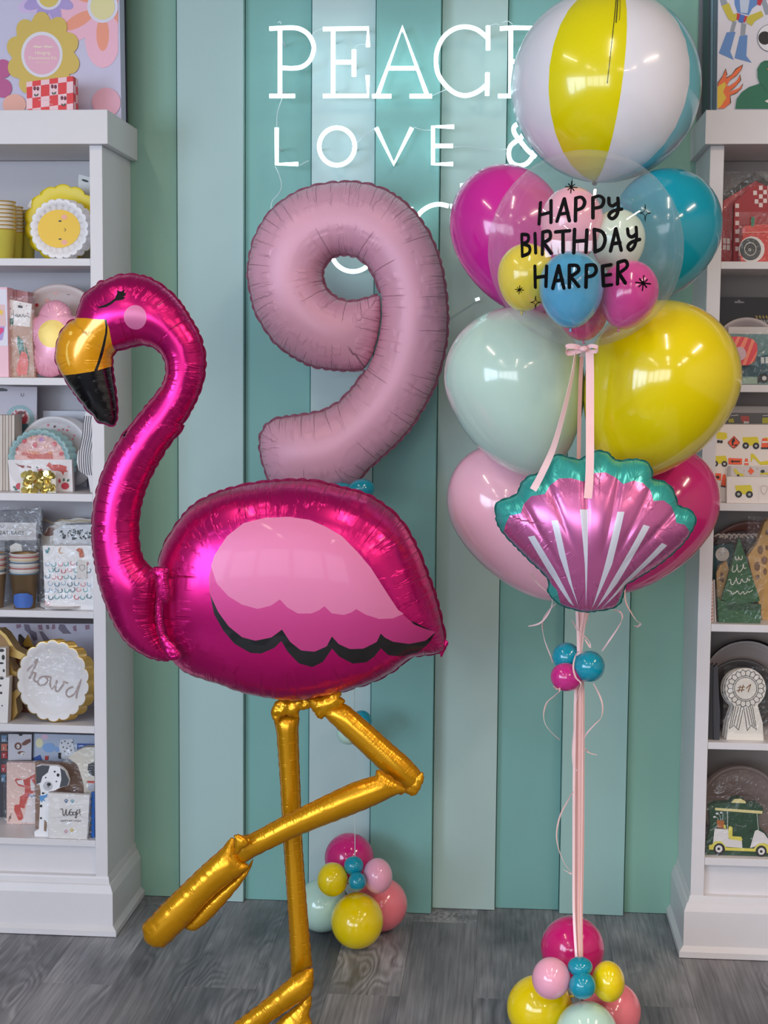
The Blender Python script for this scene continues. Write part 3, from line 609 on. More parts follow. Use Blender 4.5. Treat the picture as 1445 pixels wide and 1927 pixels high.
GREET = {
 'HAPPY': ['457,262 450,365', '508,252 508,358', '455,322 508,308', '537,352 572,243', '572,243 597,350', '549,318 590,312', '628,240 626,350', '628,240 655,236 671,258 660,286 628,300', '711,238 711,336', '711,238 742,230 763,248 752,280 713,290', '788,240 790,268 806,278 832,262', '832,240 834,290 824,325 803,340 788,325 806,304 850,293'],
 'BIRTHDAY': ['366,418 369,521', '366,416 396,420 396,448 369,462', '369,462 402,474 402,505 369,521', '430,412 434,505', '468,405 466,512', '468,405 500,402 503,435 470,456', '472,456 508,507', '530,404 598,398', '566,402 566,502', '622,392 618,505', '682,395 677,502', '620,450 680,445', '717,392 722,500', '717,392 755,404 770,440 756,482 722,500', '796,496 822,388', '822,388 848,492', '804,462 842,456', '879,390 883,418 900,428 920,414', '920,382 922,430 912,472 893,492 880,476 896,455 938,440'],
 'HARPER': ['430,570 432,672', '487,570 483,668', '432,625 485,618', '516,678 545,568', '545,568 570,676', '526,642 563,636', '597,566 597,673', '597,566 634,568 640,594 602,620', '605,622 642,668', '680,566 677,672', '680,566 716,565 727,590 712,614 680,622', '798,563 757,570', '757,570 762,665', '762,665 801,660', '760,615 796,610', '832,552 830,656', '832,552 868,544 876,572 834,606', '838,606 868,652']}
bn = lambda p: (p-BC).normalized()
mb = MB()
for wd, ss in GREET.items():
    for s_ in ss: stroke_on(mb, ZT(s_), .0078, onbub, bn)
def aster(x, y, r, wd):
    for k in range(4):
        a = k*PI/4+.1; rr = r*(1 if k % 2 == 0 else .75); stroke_on(mb, ZT('%f,%f %f,%f' % (x-rr*math.cos(a), y-rr*math.sin(a), x+rr*math.cos(a), y+rr*math.sin(a))), wd, onbub, bn)
for x, y, r, w_ in ((606, 187, 28, .0026), (954, 652, 36, .0034), (355, 684, 20, .0024)): aster(x, y, r, w_)
def spark(x, y, rx, ry):
    for i in range(4):
        a = i*PI/2; b = a+PI/2; p0 = (x+rx*math.cos(a), y+ry*math.sin(a)); p2 = (x+rx*math.cos(b), y+ry*math.sin(b)); pm_ = (x+.2*rx*(math.cos(a)+math.cos(b)), y+.2*ry*(math.sin(a)+math.sin(b)))
        stroke_on(mb, ZT('%f,%f %f,%f %f,%f' % (*p0, *pm_, *p2)), .0017, onbub, bn)
spark(964, 312, 27, 40); spark(433, 745, 25, 30)
mb.build('greeting_lettering', INK, bu)
s = pxm(DB); g = 'small balloons inside the clear bubble'
def mini(label, px, py, dz, r, col, tail, ry=None): latex('small_balloon', label, px, py, DB+dz*s, r, ry or r*1.06, col, tail, .25, g, n=36)
mini('small pink balloon inside the bubble, behind the greeting\'s top line', 1076, 415, 40, 58, (252, 180, 200), (0, 1))
mini('small white-mint balloon inside the bubble, upper right', 1163, 448, 50, 50, (214, 232, 214), (0, 1))
mini('small yellow balloon inside the bubble at left', 990, 515, -5, 53, (240, 214, 20), (-.1, 1))
mini('small sky blue balloon inside the bubble, front and centre', 1075, 537, -62, 60, (70, 172, 214), (0, 1))
mini('small magenta balloon inside the bubble, right of the blue one', 1184, 548, -22, 54, (222, 50, 148), (-.25, 1))
mini('small deep magenta balloon inside the bubble, under the blue one', 1096, 578, 50, 49, (214, 20, 110), (.05, 1), 50)
# bow and its tails
RIB = M((246, 196, 200), .32, var=.02, sub=.1); RIB2 = M((240, 208, 218), .3, var=.02)
bow = thing('ribbon_bow', 'pale pink satin bow with long tails under the clear bubble', 'ribbon', P(1098, 658, 3.47))
D = 3.46
def ribpath(pts, D0): return [P(p[0], p[1], D0+(p[2] if len(p) > 2 else 0)) for p in pts]
def rib(nm, pts, D0, w_, mat, parent, n=8, wd=None, twist=None, wl=None):
    pp = smooth_path([tuple(P(p[0], p[1], D0+(p[2] if len(p) > 2 else 0))) for p in pts], n); m = MB()
    wds = []
    for i in range(len(pp)):
        f = i/(len(pp)-1); a = (twist[0]+(twist[1]-twist[0])*f) if twist else 0
        wds.append(Vector((math.cos(a), math.sin(a), .15)) if wd is None else wd)
    ws = w_ if wl is None else [w_*v for v in np.interp(np.linspace(0, 1, len(pp)), np.linspace(0, 1, len(wl)), wl)]
    strip(m, pp, wds, ws); return m.build(nm, mat, parent, False)
vz = Vector((0, .15, 1))
rib('bow_loop', [(1096, 657), (1082, 652, -.01), (1067, 653, -.012), (1068, 664, -.006), (1083, 662, 0), (1096, 658)], D, .0115, RIB, bow, wd=vz)
rib('bow_loop', [(1100, 657), (1112, 651, -.008), (1124, 654, -.01), (1122, 661, -.004), (1110, 661, 0), (1100, 658)], D, .0085, RIB, bow, wd=vz)
m = MB(); V, Fc = lathe([(.001, -.009), (.006, -.007), (.0075, 0), (.006, .007), (.001, .009)], 14, P(1098, 656.5, D-.008), (1, 0, .1)); m.add(V, Fc); m.build('bow_knot', RIB, bow, True)
rib('bow_tail', [(1109, 662), (1110, 700), (1110, 780, -.01), (1110, 850, -.06), (1109, 900, -.075), (1106, 938, -.085)], D, .0178, RIB, bow, twist=(0, 0))
rib('bow_tail', [(1083, 664), (1076, 710, .0), (1062, 770, -.01), (1042, 840, -.03), (1020, 890, -.06), (1003, 922, -.075)], D, .0155, RIB2, bow, twist=(1.3, .25))
# knot band of three small balloons half way down the ribbon stalk
DK = 3.64
g = 'trio of small balloons round the ribbon stalk'
latex('small_balloon', 'turquoise balloon left of the ribbon stalk, above the magenta one', 1066, 1236, DK+.03, 27, 27, TL, (.7, .9), .1, g)
latex('small_balloon', 'turquoise balloon right of the ribbon stalk, below the foil shell', 1109, 1254, DK-.02, 29, 29.5, TL, (-.9, .1), .1, g)
latex('small_balloon', 'magenta balloon on the ribbon stalk, touching two turquoise ones', 1064.5, 1274, DK-.02, 29, 27, (206, 48, 138), (.9, .1), .1, g)
# ribbon stalk
CR = M((244, 190, 184), .3, var=.02, sub=.1); CR2 = M((250, 212, 212), .28, var=.02)
rnd = random.Random(4)
g = 'strands of the straight ribbon stalk'
for i in range(6):
    xo_ = -9+i*3.6; f0 = 1092+xo_*1.6; dd = (i % 3)*.004
    pts = [(1096+xo_*1.2, 1150, -.02+dd), (1092+xo_*.3+rnd.uniform(-3, 3), 1205, dd), (1090+xo_*.3, 1250, dd), (1090+xo_*.8, 1300, dd), (1089+xo_*.9+rnd.uniform(-1, 1), 1450, dd), (1088+xo_*.95, 1600, dd), (1087+xo_*.8, 1720, dd-.02), (1090+xo_*.55, 1812, dd-.06)]
    o = rib('curling_ribbon', pts, DK+.005, .0062, CR if i % 2 else CR2, None, twist=(rnd.uniform(-.8, .8), rnd.uniform(-.5, .5)))
    tag(o, 'pale pink ribbon strand in the straight stalk, '+('leftmost of six', 'second from left', 'third from left', 'third from right', 'second from right', 'rightmost of six')[i], 'ribbon', g)
curls = [('curl hanging left under the pink balloon, hooked at its end', '455,660 480,710 540,765 560,800 545,860 500,915 440,933'), ('curl that loops left of the trio of small balloons', '575,820 530,870 510,920 520,1000 550,1080 562,1115'),
         ('curl hanging right of the shell, with a hooked end', '945,690 925,740 930,810 960,870 985,905 1005,920 985,935 975,930'), ('long curl falling right from the shell base toward the turquoise balloon', '860,850 900,860 912,890 890,940 850,1000 810,1058'),
         ('short curl between shell base and trio of balloons', '660,905 680,940 710,970 745,1010 750,1040 725,1000')]
for lb, t in curls:
    p_ = [(a, b, .03*math.sin(i*1.3)) for i, (a, b) in enumerate(ZS(t))]
    o = rib('curled_ribbon', p_, 3.55, .0042, CR2, None, n=10, twist=(0, 3.0), wl=(.7, 1, 1, 1, .8)); tag(o, 'pale pink ribbon '+lb, 'ribbon', 'curled ribbon ends of the bunch')
ZK = lambda t: q(940, 1150, 3.212, t)
curls = [('curl bulging left below the magenta stalk balloon', '362,485 330,515 285,555 267,620 275,680 310,730 362,778'), ('curl bulging right below the turquoise stalk balloon', '568,440 600,500 622,570 615,640 570,690 530,735 512,770'),
         ('small hook right of the stalk, alone on the pale board', '518,832 540,855 590,870'), ('long curl bulging left of the lower stalk, ending in a hook', '445,1090 410,1150 365,1240 345,1340 355,1430 390,1520 435,1585 400,1570 388,1565'),
         ('strand twisted loosely down the left edge of the stalk', '478,240 455,280 445,340 460,400 492,440 475,500 455,600 450,700 440,840 450,950 470,960'), ('strand crossing under the magenta stalk balloon', '325,455 345,470 362,468 362,485')]
for lb, t in curls:
    p_ = [(a, b, .02*math.sin(i*1.1)) for i, (a, b) in enumerate(ZK(t))]
    o = rib('curled_ribbon', p_, 3.58, .0042, CR2, None, n=10, twist=(0, 2.6), wl=(.7, 1, 1, 1, .8)); tag(o, 'pale pink ribbon '+lb, 'ribbon', 'curled ribbon ends of the bunch')
o = rib('flat_ribbon', [(1095, 664), (1092, 720), (1090, 790), (1089, 850), (1088, 900)], 3.60, .009, M((214, 160, 150), .4), None, twist=(.3, .1)); tag(o, 'dull pink ribbon running down behind the bow tails', 'ribbon')
# ---------------------------------------------------------------- balloon weights on the floor
def onfloor(px, py, r):
    D = 3.5
    for _ in range(30):
        c = P(px, py, D); e = c.z-r*pxm(D); D += e*1.2
    return D
def cluster(g, items):
    for lb, px, py, rx, ry, col, D, tl in items:
        latex('small_balloon', lb, px, py, D if D else onfloor(px, py, ry), rx, ry, col, tl if tl != (0, -1) else (0, -.5), .06, g, tdep=.9 if tl == (0, -1) else 0)
dm = onfloor(1104, 1945, 59)
cluster('balloon weight under the ribbon stalk', [
 ('magenta balloon at the back of the floor cluster under the ribbon stalk', 1077, 1784, 61, 61, (214, 28, 118), dm+.22, (.1, 1)),
 ('yellow balloon, largest yellow of the cluster under the ribbon stalk', 1014, 1896, 62, 62, YE, dm+.10, (1, -.4)),
 ('coral pink balloon at right of the cluster under the ribbon stalk', 1150, 1902, 57, 57, CO, dm+.13, (-1, -.4)),
 ('pale mint balloon at the front of the cluster under the ribbon stalk', 1104, 1945, 60, 59, MI, dm, (0, -1)),
 ('pale pink balloon, small, left in the cluster under the ribbon stalk', 1036, 1841, 36, 40, PK, dm-.0, (1, .1)),
 ('small yellow balloon, right in the cluster under the ribbon stalk', 1145, 1847, 31, 39, YE, dm+.03, (-1, .1)),
 ('upper small turquoise balloon at the foot of the ribbon stalk', 1091.5, 1819, 24, 18, TL, dm+.01, (0, 1)),
 ('lower small turquoise balloon at the foot of the ribbon stalk', 1096, 1855, 26, 25, TL, dm-.02, (0, -1))])
d2 = onfloor(672, 1733, 55)
cluster('balloon weight behind the flamingo', [
 ('magenta balloon on top of the cluster behind the flamingo\'s leg', 657, 1614, 48, 48, (208, 30, 122), d2+.16, (.1, 1)),
 ('pale mint balloon in the cluster, half hidden by the flamingo\'s leg', 606, 1704, 51, 51, MI, onfloor(606, 1704, 51), (1, -.4)),
 ('coral pink balloon at right of the cluster behind the flamingo', 717, 1702, 51, 52, CO, onfloor(717, 1702, 52), (-1, -.4)),
 ('yellow balloon, largest and frontmost of the cluster behind the flamingo', 672, 1733, 51, 55, YE, d2, (0, -1)),
 ('small yellow balloon at left of the cluster behind the flamingo', 625, 1655, 29, 33, YE, d2+.0, (1, .1)),
 ('pale pink balloon, small, in the cluster behind the flamingo', 711, 1648, 28, 34, PK, d2+.02, (-1, .1)),
 ('upper small turquoise balloon of the cluster behind the flamingo', 665.5, 1629, 19, 18, TL, d2+.01, (0, 1)),
 ('lower small turquoise balloon of the cluster behind the flamingo', 672, 1659, 17.5, 18, TL, d2-.03, (0, -1))])
g = 'small balloons on the number nine\'s line'
latex('small_balloon', 'turquoise balloon peeking over the flamingo\'s back at the nine\'s foot', 681, 920, 4.12, 24, 19, TL, (-1, .1), .1, g)
latex('small_balloon', 'turquoise balloon mostly hidden behind the flamingo\'s back', 645, 921, 4.16, 24, 13, (30, 150, 170), (1, .1), .1, g)
latex('small_balloon', 'turquoise balloon above the flamingo\'s raised thigh', 680, 1357, 4.30, 20, 21, TL, (-1, .1), .1, g)
latex('small_balloon', 'pale mint balloon under the flamingo\'s raised thigh', 655, 1380, 4.33, 22, 22, MI, (1, .1), .1, g)
m = MB(); tube(m, [P(665, 905, 4.24), P(667, 1355, 4.34), P(668, 1640, d2+.02)], .0012, 6); tag(m.build('weight_line', M((190, 205, 205), .4)), 'thin pale line tying the number nine to its floor cluster', 'string')
# ---------------------------------------------------------------- neon sign
NEON = M((225, 250, 255), .4, var=0, emit=2.4)
ACR = M((214, 222, 226), .35, var=0)
DN = Dw-.105
sign = thing('neon_sign', 'white neon lettering reading PEACE LOVE & on the striped wall', 'neon sign', P(760, 280, DN))
def letter(strokes, closed=False):
    m = MB(); b = MB()
    for s_ in strokes:
        cl = s_.startswith('@'); pts = ZN(s_.lstrip('@'))
        if cl and len(pts) > 2 or len(pts) > 4: pp = smooth_path(pts, 5, cl)
        else: pp = pts
        W3 = [P(a[0], a[1], DN) for a in pp]
        tube(m, W3, .0064, 8, 0, cl)
    return m.build('letter', NEON, sign, True)
LET = [['75,150 180,145 235,152 282,185 307,245 290,310 250,347 200,357 145,355', '130,150 130,500', '75,502 208,502'],
 ['355,152 590,148 590,245', '408,152 408,500', '355,502 590,502 588,395', '418,325 515,325', '517,260 517,400'],
 ['640,500 770,142 900,500', '700,357 840,357', '612,503 712,503', '808,503 925,503'],
 ['1218,135 1218,262', '1212,195 1160,155 1100,140 1040,152 985,195 953,260 946,320 956,385 993,443 1043,485 1100,500 1160,482 1212,442', '1215,380 1213,500'],
 ['1280,150 1345,145 1562,148 1562,245', '1337,150 1335,500', '1270,502 1400,502 1562,502 1560,395', '1340,323 1470,323', '1475,260 1475,400'],
 ['113,668 113,858 225,858'], ['@'+' '.join('%f,%f' % (428+93*math.cos(a), 766+98*math.sin(a)) for a in np.linspace(0, 2*PI, 16, endpoint=False))],
 ['633,668 725,858 820,668'], ['1040,663 930,663 930,858 1035,858', '940,763 1035,763'],
 ['1470,820 1430,790 1390,742 1358,700 1352,670 1366,652 1385,650 1402,660 1408,680 1395,715 1362,740 1335,765 1326,800 1332,835 1352,858 1385,866 1420,855 1450,820 1462,780'],
 ['112,1085 112,1400'], ['@'+' '.join('%f,%f' % ((664-480+41*math.cos(a))*2.779, (470+41*math.sin(a))*2.779) for a in np.linspace(0, 2*PI, 16, endpoint=False))],
 ['815,1083 815,1400'], ['1060,1078 1020,1078', '1012,1078 960,1068 905,1082 855,1122 825,1190 820,1250 835,1320 880,1375 960,1400'], ['1083,960 1083,1000'], ['1160,1558 1165,1572']]
for l in LET: letter(l)
WIRES = ['300,180 320,160 350,150', '520,250 540,235 585,232', '930,500 960,485 1000,468', '1230,133 1255,125 1278,128', '140,515 125,560 115,600 113,660', '535,745 580,700 625,672', '830,665 880,680 922,680', '1040,768 1120,768 1220,782 1320,780', '105,870 125,915 138,970 125,1010 90,1050 82,1090', '232,865 260,850 280,840', '120,120 130,112 135,125', '1290,120 1320,110 1345,125']
for t in WIRES:
    m = MB(); tube(m, [Vector(p) for p in smooth_path([tuple(P(a, b, DN+.012)) for a, b in ZN(t)], 6)], .0011, 5); m.build('wire', M((220, 235, 238), .4, var=0), sign, True)
# stand-off pins that carry the letters on the boards
m_pts = ['130,200', '130,460', '408,200', '408,460', '770,160', '840,357', '946,320', '1218,160', '1337,200', '1335,460', '113,760', '335,766', '521,766', '725,850', '930,760', '930,850', '1390,742', '1332,835', '112,1150', '815,1200', '822,1250', '517,330', '1083,980', '1163,1566']
for t in m_pts:
    a, b = ZN(t)[0]; p = P(a, b, DN); mm = MB(); V, Fc = lathe([(.0001, 0), (.0035, .001), (.0035, .035), (.0001, .036)], 8, p, (0, 1, 0)); mm.add(V, Fc)
    V, Fc = lathe([(.0032, .034), (.0032, Dw+.0-DN)], 8, p, (0, 1, 0)); mm.add(V, Fc); mm.build('stand_off', ACR, sign)
# ---------------------------------------------------------------- shelf goods
_txt = {}
def text_geo(s):
    if s in _txt: return _txt[s]
    cu = bpy.data.curves.new('t', 'FONT'); cu.body = s; cu.align_x = 'CENTER'; cu.resolution_u = 2; o = bpy.data.objects.new('t', cu); C.objects.link(o)
    bpy.context.view_layer.update(); me = bpy.data.meshes.new_from_object(o.evaluated_get(bpy.context.evaluated_depsgraph_get()))
    r = ([(v.co.x, v.co.y) for v in me.vertices], [tuple(p.vertices) for p in me.polygons]); bpy.data.objects.remove(o); bpy.data.curves.remove(cu); bpy.data.meshes.remove(me); _txt[s] = r; return r
def ell(x, y, rx, ry=None, n=24, rot=0): 
    ry = rx if ry is None else ry
    return [(x+rx*math.cos(a)*math.cos(rot)-ry*math.sin(a)*math.sin(rot), y+rx*math.cos(a)*math.sin(rot)+ry*math.sin(a)*math.cos(rot)) for a in np.linspace(0, 2*PI, n, endpoint=False)]
def scal(x, y, r, n, amp, ry=1., ph=0): return [(x+r*(1-amp+amp*abs(math.sin(n*a/2+ph))**.6)*math.cos(a), y+ry*r*(1-amp+amp*abs(math.sin(n*a/2+ph))**.6)*math.sin(a)) for a in np.linspace(0, 2*PI, n*8, endpoint=False)]
def prints_on(parent, prints, D, name='printed_picture', dz=0):
    m = MB(); mats = []; lay = 0
    for pr_ in prints:
        col, elems = pr_; mt = M(col, .45, var=0) if isinstance(col, tuple) else col
        if mt not in mats: mats.append(mt)
        mi = mats.index(mt); lay += 1; y = D-.00035*lay-.0003
        for e in elems:
            if isinstance(e, tuple) and e[0] == 's':
                pts = e[2]; pp = [np.array(a) for a in pts] if len(pts) < 3 else smooth_path(pts, 4)
                for i in range(len(pp)-1):
                    a, b = pp[i], pp[i+1]; d = b-a; L_ = np.hypot(*d)+1e-9; nn = np.array([-d[1], d[0]])/L_*e[1]/2; d = d/L_*e[1]*.3
                    y2 = y-.00002*(len(m.F) % 12); m.add([P(*(a+nn-d), y2), P(*(b+nn+d), y2), P(*(b-nn+d), y2), P(*(a-nn-d), y2)], [(0, 1, 2, 3)], mi)
            elif isinstance(e, tuple) and e[0] == 't':
                V, Fc = text_geo(e[1]); m.add([P(e[2]+v[0]*e[4]*1.35, e[3]-v[1]*e[4]*1.35, y) for v in V], Fc, mi)
            else:
                if max(a[0] for a in e)-min(a[0] for a in e) < .5: continue
                y2 = y-.00002*(len(m.F) % 12); m.add([P(a[0], a[1], y2) for a in e], [tuple(range(len(e)))], mi)
    o = m.build(name, mats, parent)
    return o
def depth_of(side, bay, outline, d):
    B_ = BL if side == 'L' else BR
    if d is None:
        p = max(outline, key=lambda a: a[1]); D = Dfloor(p[0], p[1], B_['z'][bay]); return min(max(D, B_['Df']+.012), Dw-.06)
    return B_['Df']+d
def item(side, bay, name, label, cat, outline, d, th, col, prints=(), group=None, rough=.45, part='body', extra=None, wrap=False, metal=0):
    B_ = BL if side == 'L' else BR
    D = depth_of(side, bay, outline, d); th = min(th, Dw-.016-D)
    zb = B_['ztop'] if bay < 0 else B_['z'][bay]
    W3 = [P(a[0], a[1], D) for a in outline]; mz = min(v.z for v in W3); dz = 0
    if abs(zb-mz) > .03: print('SHIFT', name, round(zb-mz, 3))
    for v in W3:
        if v.z < mz+.012 or v.z < zb+.0006: v.z = zb+.0006
    c = W3[0]; t = thing(name, label, cat, (sum(v.x for v in W3)/len(W3), D+th/2, zb), group)
    sgn = 1 if side == 'L' else -1
    if bay >= 0:
        for v in W3: v.x = min(v.x, B_['xi']-.0015) if sgn > 0 else max(v.x, B_['xi']+.0015)
    n = len(W3); V = W3+[Vector((v.x, v.y+th, v.z)) for v in W3]; Fc = [tuple(range(n))[::-1], tuple(range(n, 2*n))]+[(i, (i+1) % n, n+(i+1) % n, n+i) for i in range(n)]
    ar = sum(W3[i].x*W3[(i+1) % n].z-W3[(i+1) % n].x*W3[i].z for i in range(n))
    if ar > 0: Fc = [f[::-1] for f in Fc]
    mesh_obj(part, V, Fc, M(col, rough, metal=metal, var=.03) if isinstance(col, tuple) else col, t)
    if prints: prints_on(t, prints, D)
    if extra: extra(t, D)
    if wrap:
        W3b = W3; m = MB(); x0 = min(v.x for v in W3)-.006; x1 = max(v.x for v in W3)+.006; z1 = max(v.z for v in W3)+.008; z0 = mz; rnd = random.Random(len(label)); V = []; Fc = []; nn = 10; x1 = min(x1, B_['xi']-.001) if sgn > 0 else x1; x0 = x0 if sgn > 0 else max(x0, B_['xi']+.001)
        for i in range(nn+1):
            for j in range(nn+1): V.append((x0+(x1-x0)*i/nn, D-.005-rnd.uniform(0, .006), z0+(z1-z0)*j/nn))
        for i in range(nn):
            for j in range(nn): Fc.append((i*(nn+1)+j, (i+1)*(nn+1)+j, (i+1)*(nn+1)+j+1, i*(nn+1)+j+1))
        mesh_obj('clear_wrapper', V, Fc, clear_mat('cellophane', (.97, .97, .97, 1), .03, .05, .12, crinkle=.5), t, None, True)
    for o in t.children: o.location.z += dz
    return t
def plates(side, bay, label, cx, cy, r, d, n, sc=None, rimcol=(230, 226, 226), centre=None, cr=.72, prints=(), step=.004, shift=(1.2, -1.0), edge=None, group=None, ry=1., wrap=False, name='paper_plate_pack', cat='paper plates', sprints=()):
    """a pack of round paper plates standing on edge, each plate a dish with a raised rim"""
    B_ = BL if side == 'L' else BR; D = B_['Df']+d; s = pxm(D); R_ = r*s; zb = B_['z'][bay]
    c = P(cx, cy, D); zt = P(cx, cy-r*ry, D).z; R_ = (zt-zb-.0006)/2/ry; cz0 = c.z; c.z = zb+.0006+R_*ry
    if abs(R_-r*s) > .004: print('PR', label, round(R_/s-r, 1))
    lim = B_['xi']; c0 = c.x; c.x = min(c.x, lim-R_-.002-max(0, shift[0]*s*(n-1))) if side == 'L' else max(c.x, lim+R_+.002-min(0, shift[0]*s*(n-1)))
    if abs(c.x-c0) > .003: print('PLATES', label, round((c.x-c0)/s, 1))
    t = thing(name, label, cat, (c.x, D, zb), group); zlow = None
    for k in range(n):
        cc = Vector((c.x+shift[0]*s*k, D+.010+step*k, c.z-shift[1]*s*k))
        rad = (lambda a, rr: (1-.07*(1-abs(math.sin(sc*a/2))**.6)*(1 if rr > R_*.8 else 0))) if sc else None
        prof = [(.0005, 0), (R_*cr, 0), (R_*(cr+.05), -.004), (R_*.93, -.008), (R_*.972, -.0078), (R_, -.0072), (R_, -.005), (R_*.93, -.0065), (R_*(cr+.05), -.0025), (R_*cr, .0012), (.0005, .0012)]
        nn = (sc*6 if sc else 48); V, Fc = lathe(prof, nn, cc, (0, 1, 0), 0, rad)
        V = [Vector((v.x, v.y, cc.z+(v.z-cc.z)*ry)) for v in V]
        mats = [M(rimcol, .4, var=.02), M(centre or rimcol, .45, var=.02), M(edge or rimcol, .3, metal=.7 if edge else 0, var=0)]
        mi = [1 if i//nn == 0 else (2 if i//nn == 5 or (edge and i//nn >= 4) else 0) for i in range(len(Fc))]
        mesh_obj('plate', V, Fc, mats, t, mi, True); zl = min(v.z for v in V); zlow = zl if zlow is None else min(zlow, zl)
    if prints: prints_on(t, prints, D+.0095)
    if wrap:
        m = MB(); V, Fc = lathe([(.001, -.012), (R_*.6, -.014), (R_*1.02, -.010), (R_*1.03, .0)], 40, Vector((c.x, D+.008, c.z)), (0, 1, 0)); m.add(V, Fc); m.build('clear_wrapper', clear_mat('cellophane', (.97, .97, .97, 1), .03, .05, .12, crinkle=.5), t, True)
    dz = 0
    for o in t.children:
        zo = min((v.co.z+o.location.z for v in o.data.vertices))+t.location.z
        if o.name.startswith('plate') and zo < zb+.0005: o.location.z += zb+.0006-zo
    for o in t.children: o.location.z += dz
    for o in t.children:
        if o.name.startswith('printed'): o.location.x += c.x-c0; o.location.z += (c.z-cz0) if abs(R_/s-r) < 3 else 0
    return t
def cups(side, bay, label, cx, d, rtop, rbot, ytop, ybot, n, step, colb, colr, group=None, rims=None, blob=None):
    """nested paper cups; px sizes"""
    B_ = BL if side == 'L' else BR; D = B_['Df']+d; s = pxm(D); zb = B_['z'][bay]; c = P(cx, ybot, D); t = thing('paper_cup_stack', label, 'paper cups', (c.x, D, zb), group)
    hgt = P(cx, ytop, D).z-zb; hc = hgt-(n-1)*step*s
    for k in range(n):
        z0 = zb+.0006+k*step*s; V = []; prof = [(.001, 0), (rbot*s, 0), (rtop*s, hc-.003), (rtop*s*1.05, hc-.002), (rtop*s*1.06, hc), (rtop*s*.98, hc+.0005), (rtop*s*.95, hc-.004)] if k == 0 else [(rtop*s*.965, hc-step*s+.0005), (rtop*s, hc-.003), (rtop*s*1.05, hc-.002), (rtop*s*1.06, hc), (rtop*s*.98, hc+.0005), (rtop*s*.93, hc-.006), (rbot*s*1.1, hc*.5)]
        V, Fc = lathe(prof, 28, (c.x, D, z0), (0, 0, 1)); rc = rims[k % len(rims)] if rims else colr
        mats = [M(colb, .4, var=.02, metal=.6 if blob else 0), M(rc, .3, metal=0 if rims else .7, var=0), M((225, 222, 215), .4, var=0)]
        mi = []
        for i in range(len(Fc)):
            ri = i//28; mi.append((0 if k == 0 else 2) if ri < (2 if k == 0 else 1) else (1 if ri < (5 if k == 0 else 4) else 0))
        mesh_obj('cup', V, Fc, mats, t, mi, True)
    if blob:
        col, pts = blob; m = MB(); V = []; xs = np.linspace(min(p[0] for p in pts)+.3, max(p[0] for p in pts)-.3, 16)
        for x_ in xs:
            ys = []
            for i in range(len(pts)):
                (xa, ya), (xb, yb) = pts[i], pts[(i+1) % len(pts)]
                if (xa > x_) != (xb > x_): ys.append(ya+(yb-ya)*(x_-xa)/(xb-xa))
            for b_ in (min(ys), max(ys)):
                zz = zb+max(0, (ybot-b_))*s; x = (x_-cx)*s; rr = rbot*s+(rtop-rbot)*s*min(1, max(0, (zz-zb)/hc))+.0012; V.append((c.x+x, D-math.sqrt(max(rr*rr-x*x, 1e-7)), zz+.0006))
        m.add(V, [(2*i, 2*i+2, 2*i+3, 2*i+1) for i in range(15)]); m.build('printed_blob', M(col, .4, var=0), t)
    return t
CREAM = (232, 226, 222)
# --- top of the left bookcase
lob = []
for a in np.linspace(0, 2*PI, 10*8, endpoint=False): lob.append((300/3.706+(70-16+16*abs(math.sin(5*a+.3))**.6)*math.cos(a), 385/3.706+1.14*(72-16+16*abs(math.sin(5*a+.3))**.6)*math.sin(a)))
LAV = (204, 200, 226)
def petals(x, y, r0, r1, n, w_, ph=0): return [ell(x+(r0+r1)/2*math.cos(a+ph), y+(r0+r1)/2*math.sin(a+ph), (r1-r0)/2, w_, 18, a+ph) for a in np.linspace(0, 2*PI, n, endpoint=False)]
pb = Z1('-260,-460 826,-460 846,845 -260,845')
def clip_r(poly, xmax): return [(min(a, xmax), b) for a, b in poly]
pr = [((214, 190, 232), petals(340/3.706, -20/3.706, 0, 62, 8, 15, .39)), ((244, 186, 206), [clip_r(p, 222) for p in petals(715/3.706, 45/3.706, 0, 116, 6, 34, .52)]), ((244, 156, 128), [clip_r(p, 222) for p in petals(715/3.706, 45/3.706, 20, 84, 6, 12, .52)]),
      ((176, 156, 214), petals(340/3.706, -20/3.706, 6, 50, 8, 11, .39)), ((226, 222, 238), [ell(340/3.706, -20/3.706, 24), clip_r(ell(715/3.706, 45/3.706, 29, 31), 222)]), ((222, 196, 96), [ell(340/3.706, -20/3.706, 19)]), ((230, 220, 160), [clip_r(ell(715/3.706, 45/3.706, 23, 25), 222)]),
      ((190, 84, 142), [ell(20/3.706, 480/3.706, 16, 18), ell(20/3.706, 615/3.706, 17, 18), ell(-40/3.706, 540/3.706, 16)]), ((228, 170, 190), [ell(740/3.706, 715/3.706, 27, 28)]), ((240, 178, 160), [ell(100/3.706, 730/3.706, 22, 20)]),
      ((216, 186, 84), [lob]), ((230, 226, 236), [ell(292/3.706, 380/3.706, 39, 43, 40)]), ((236, 178, 200), [ell(292/3.706, 382/3.706, 33.5, 37, 40)]),
      ((250, 240, 210), [('t', 'Hanging', 80, 102, 6.6), ('t', 'Decorations Kit', 80, 111.5, 6.0), ('t', 'for 3 decorations', 80, 118.6, 2.6), ('s', 1.2, Z1('232,330 240,318 246,332 254,318 262,332 270,324 276,331 283,322 292,330')), ('s', 1.2, Z1('306,330 314,318 320,332 328,318 336,332 344,324 350,331 357,322 368,330'))])]
def side_of(t, D):
    pass
item('L', -1, 'decoration_kit_box', 'lavender box printed with big pastel flowers, standing on the left bookcase', 'box', pb, .17, .055, LAV, pr)
item('L', -1, 'folded_display_board', 'dark board standing behind the lavender flower box', 'board', Z1('-200,-460 868,-460 889,860 -200,860'), .235, .012, (40, 42, 48))
rc = Z1('184,572 300,556 405,542 508,530 512,766 190,766'); red = (226, 44, 50); pnk = (240, 200, 208)
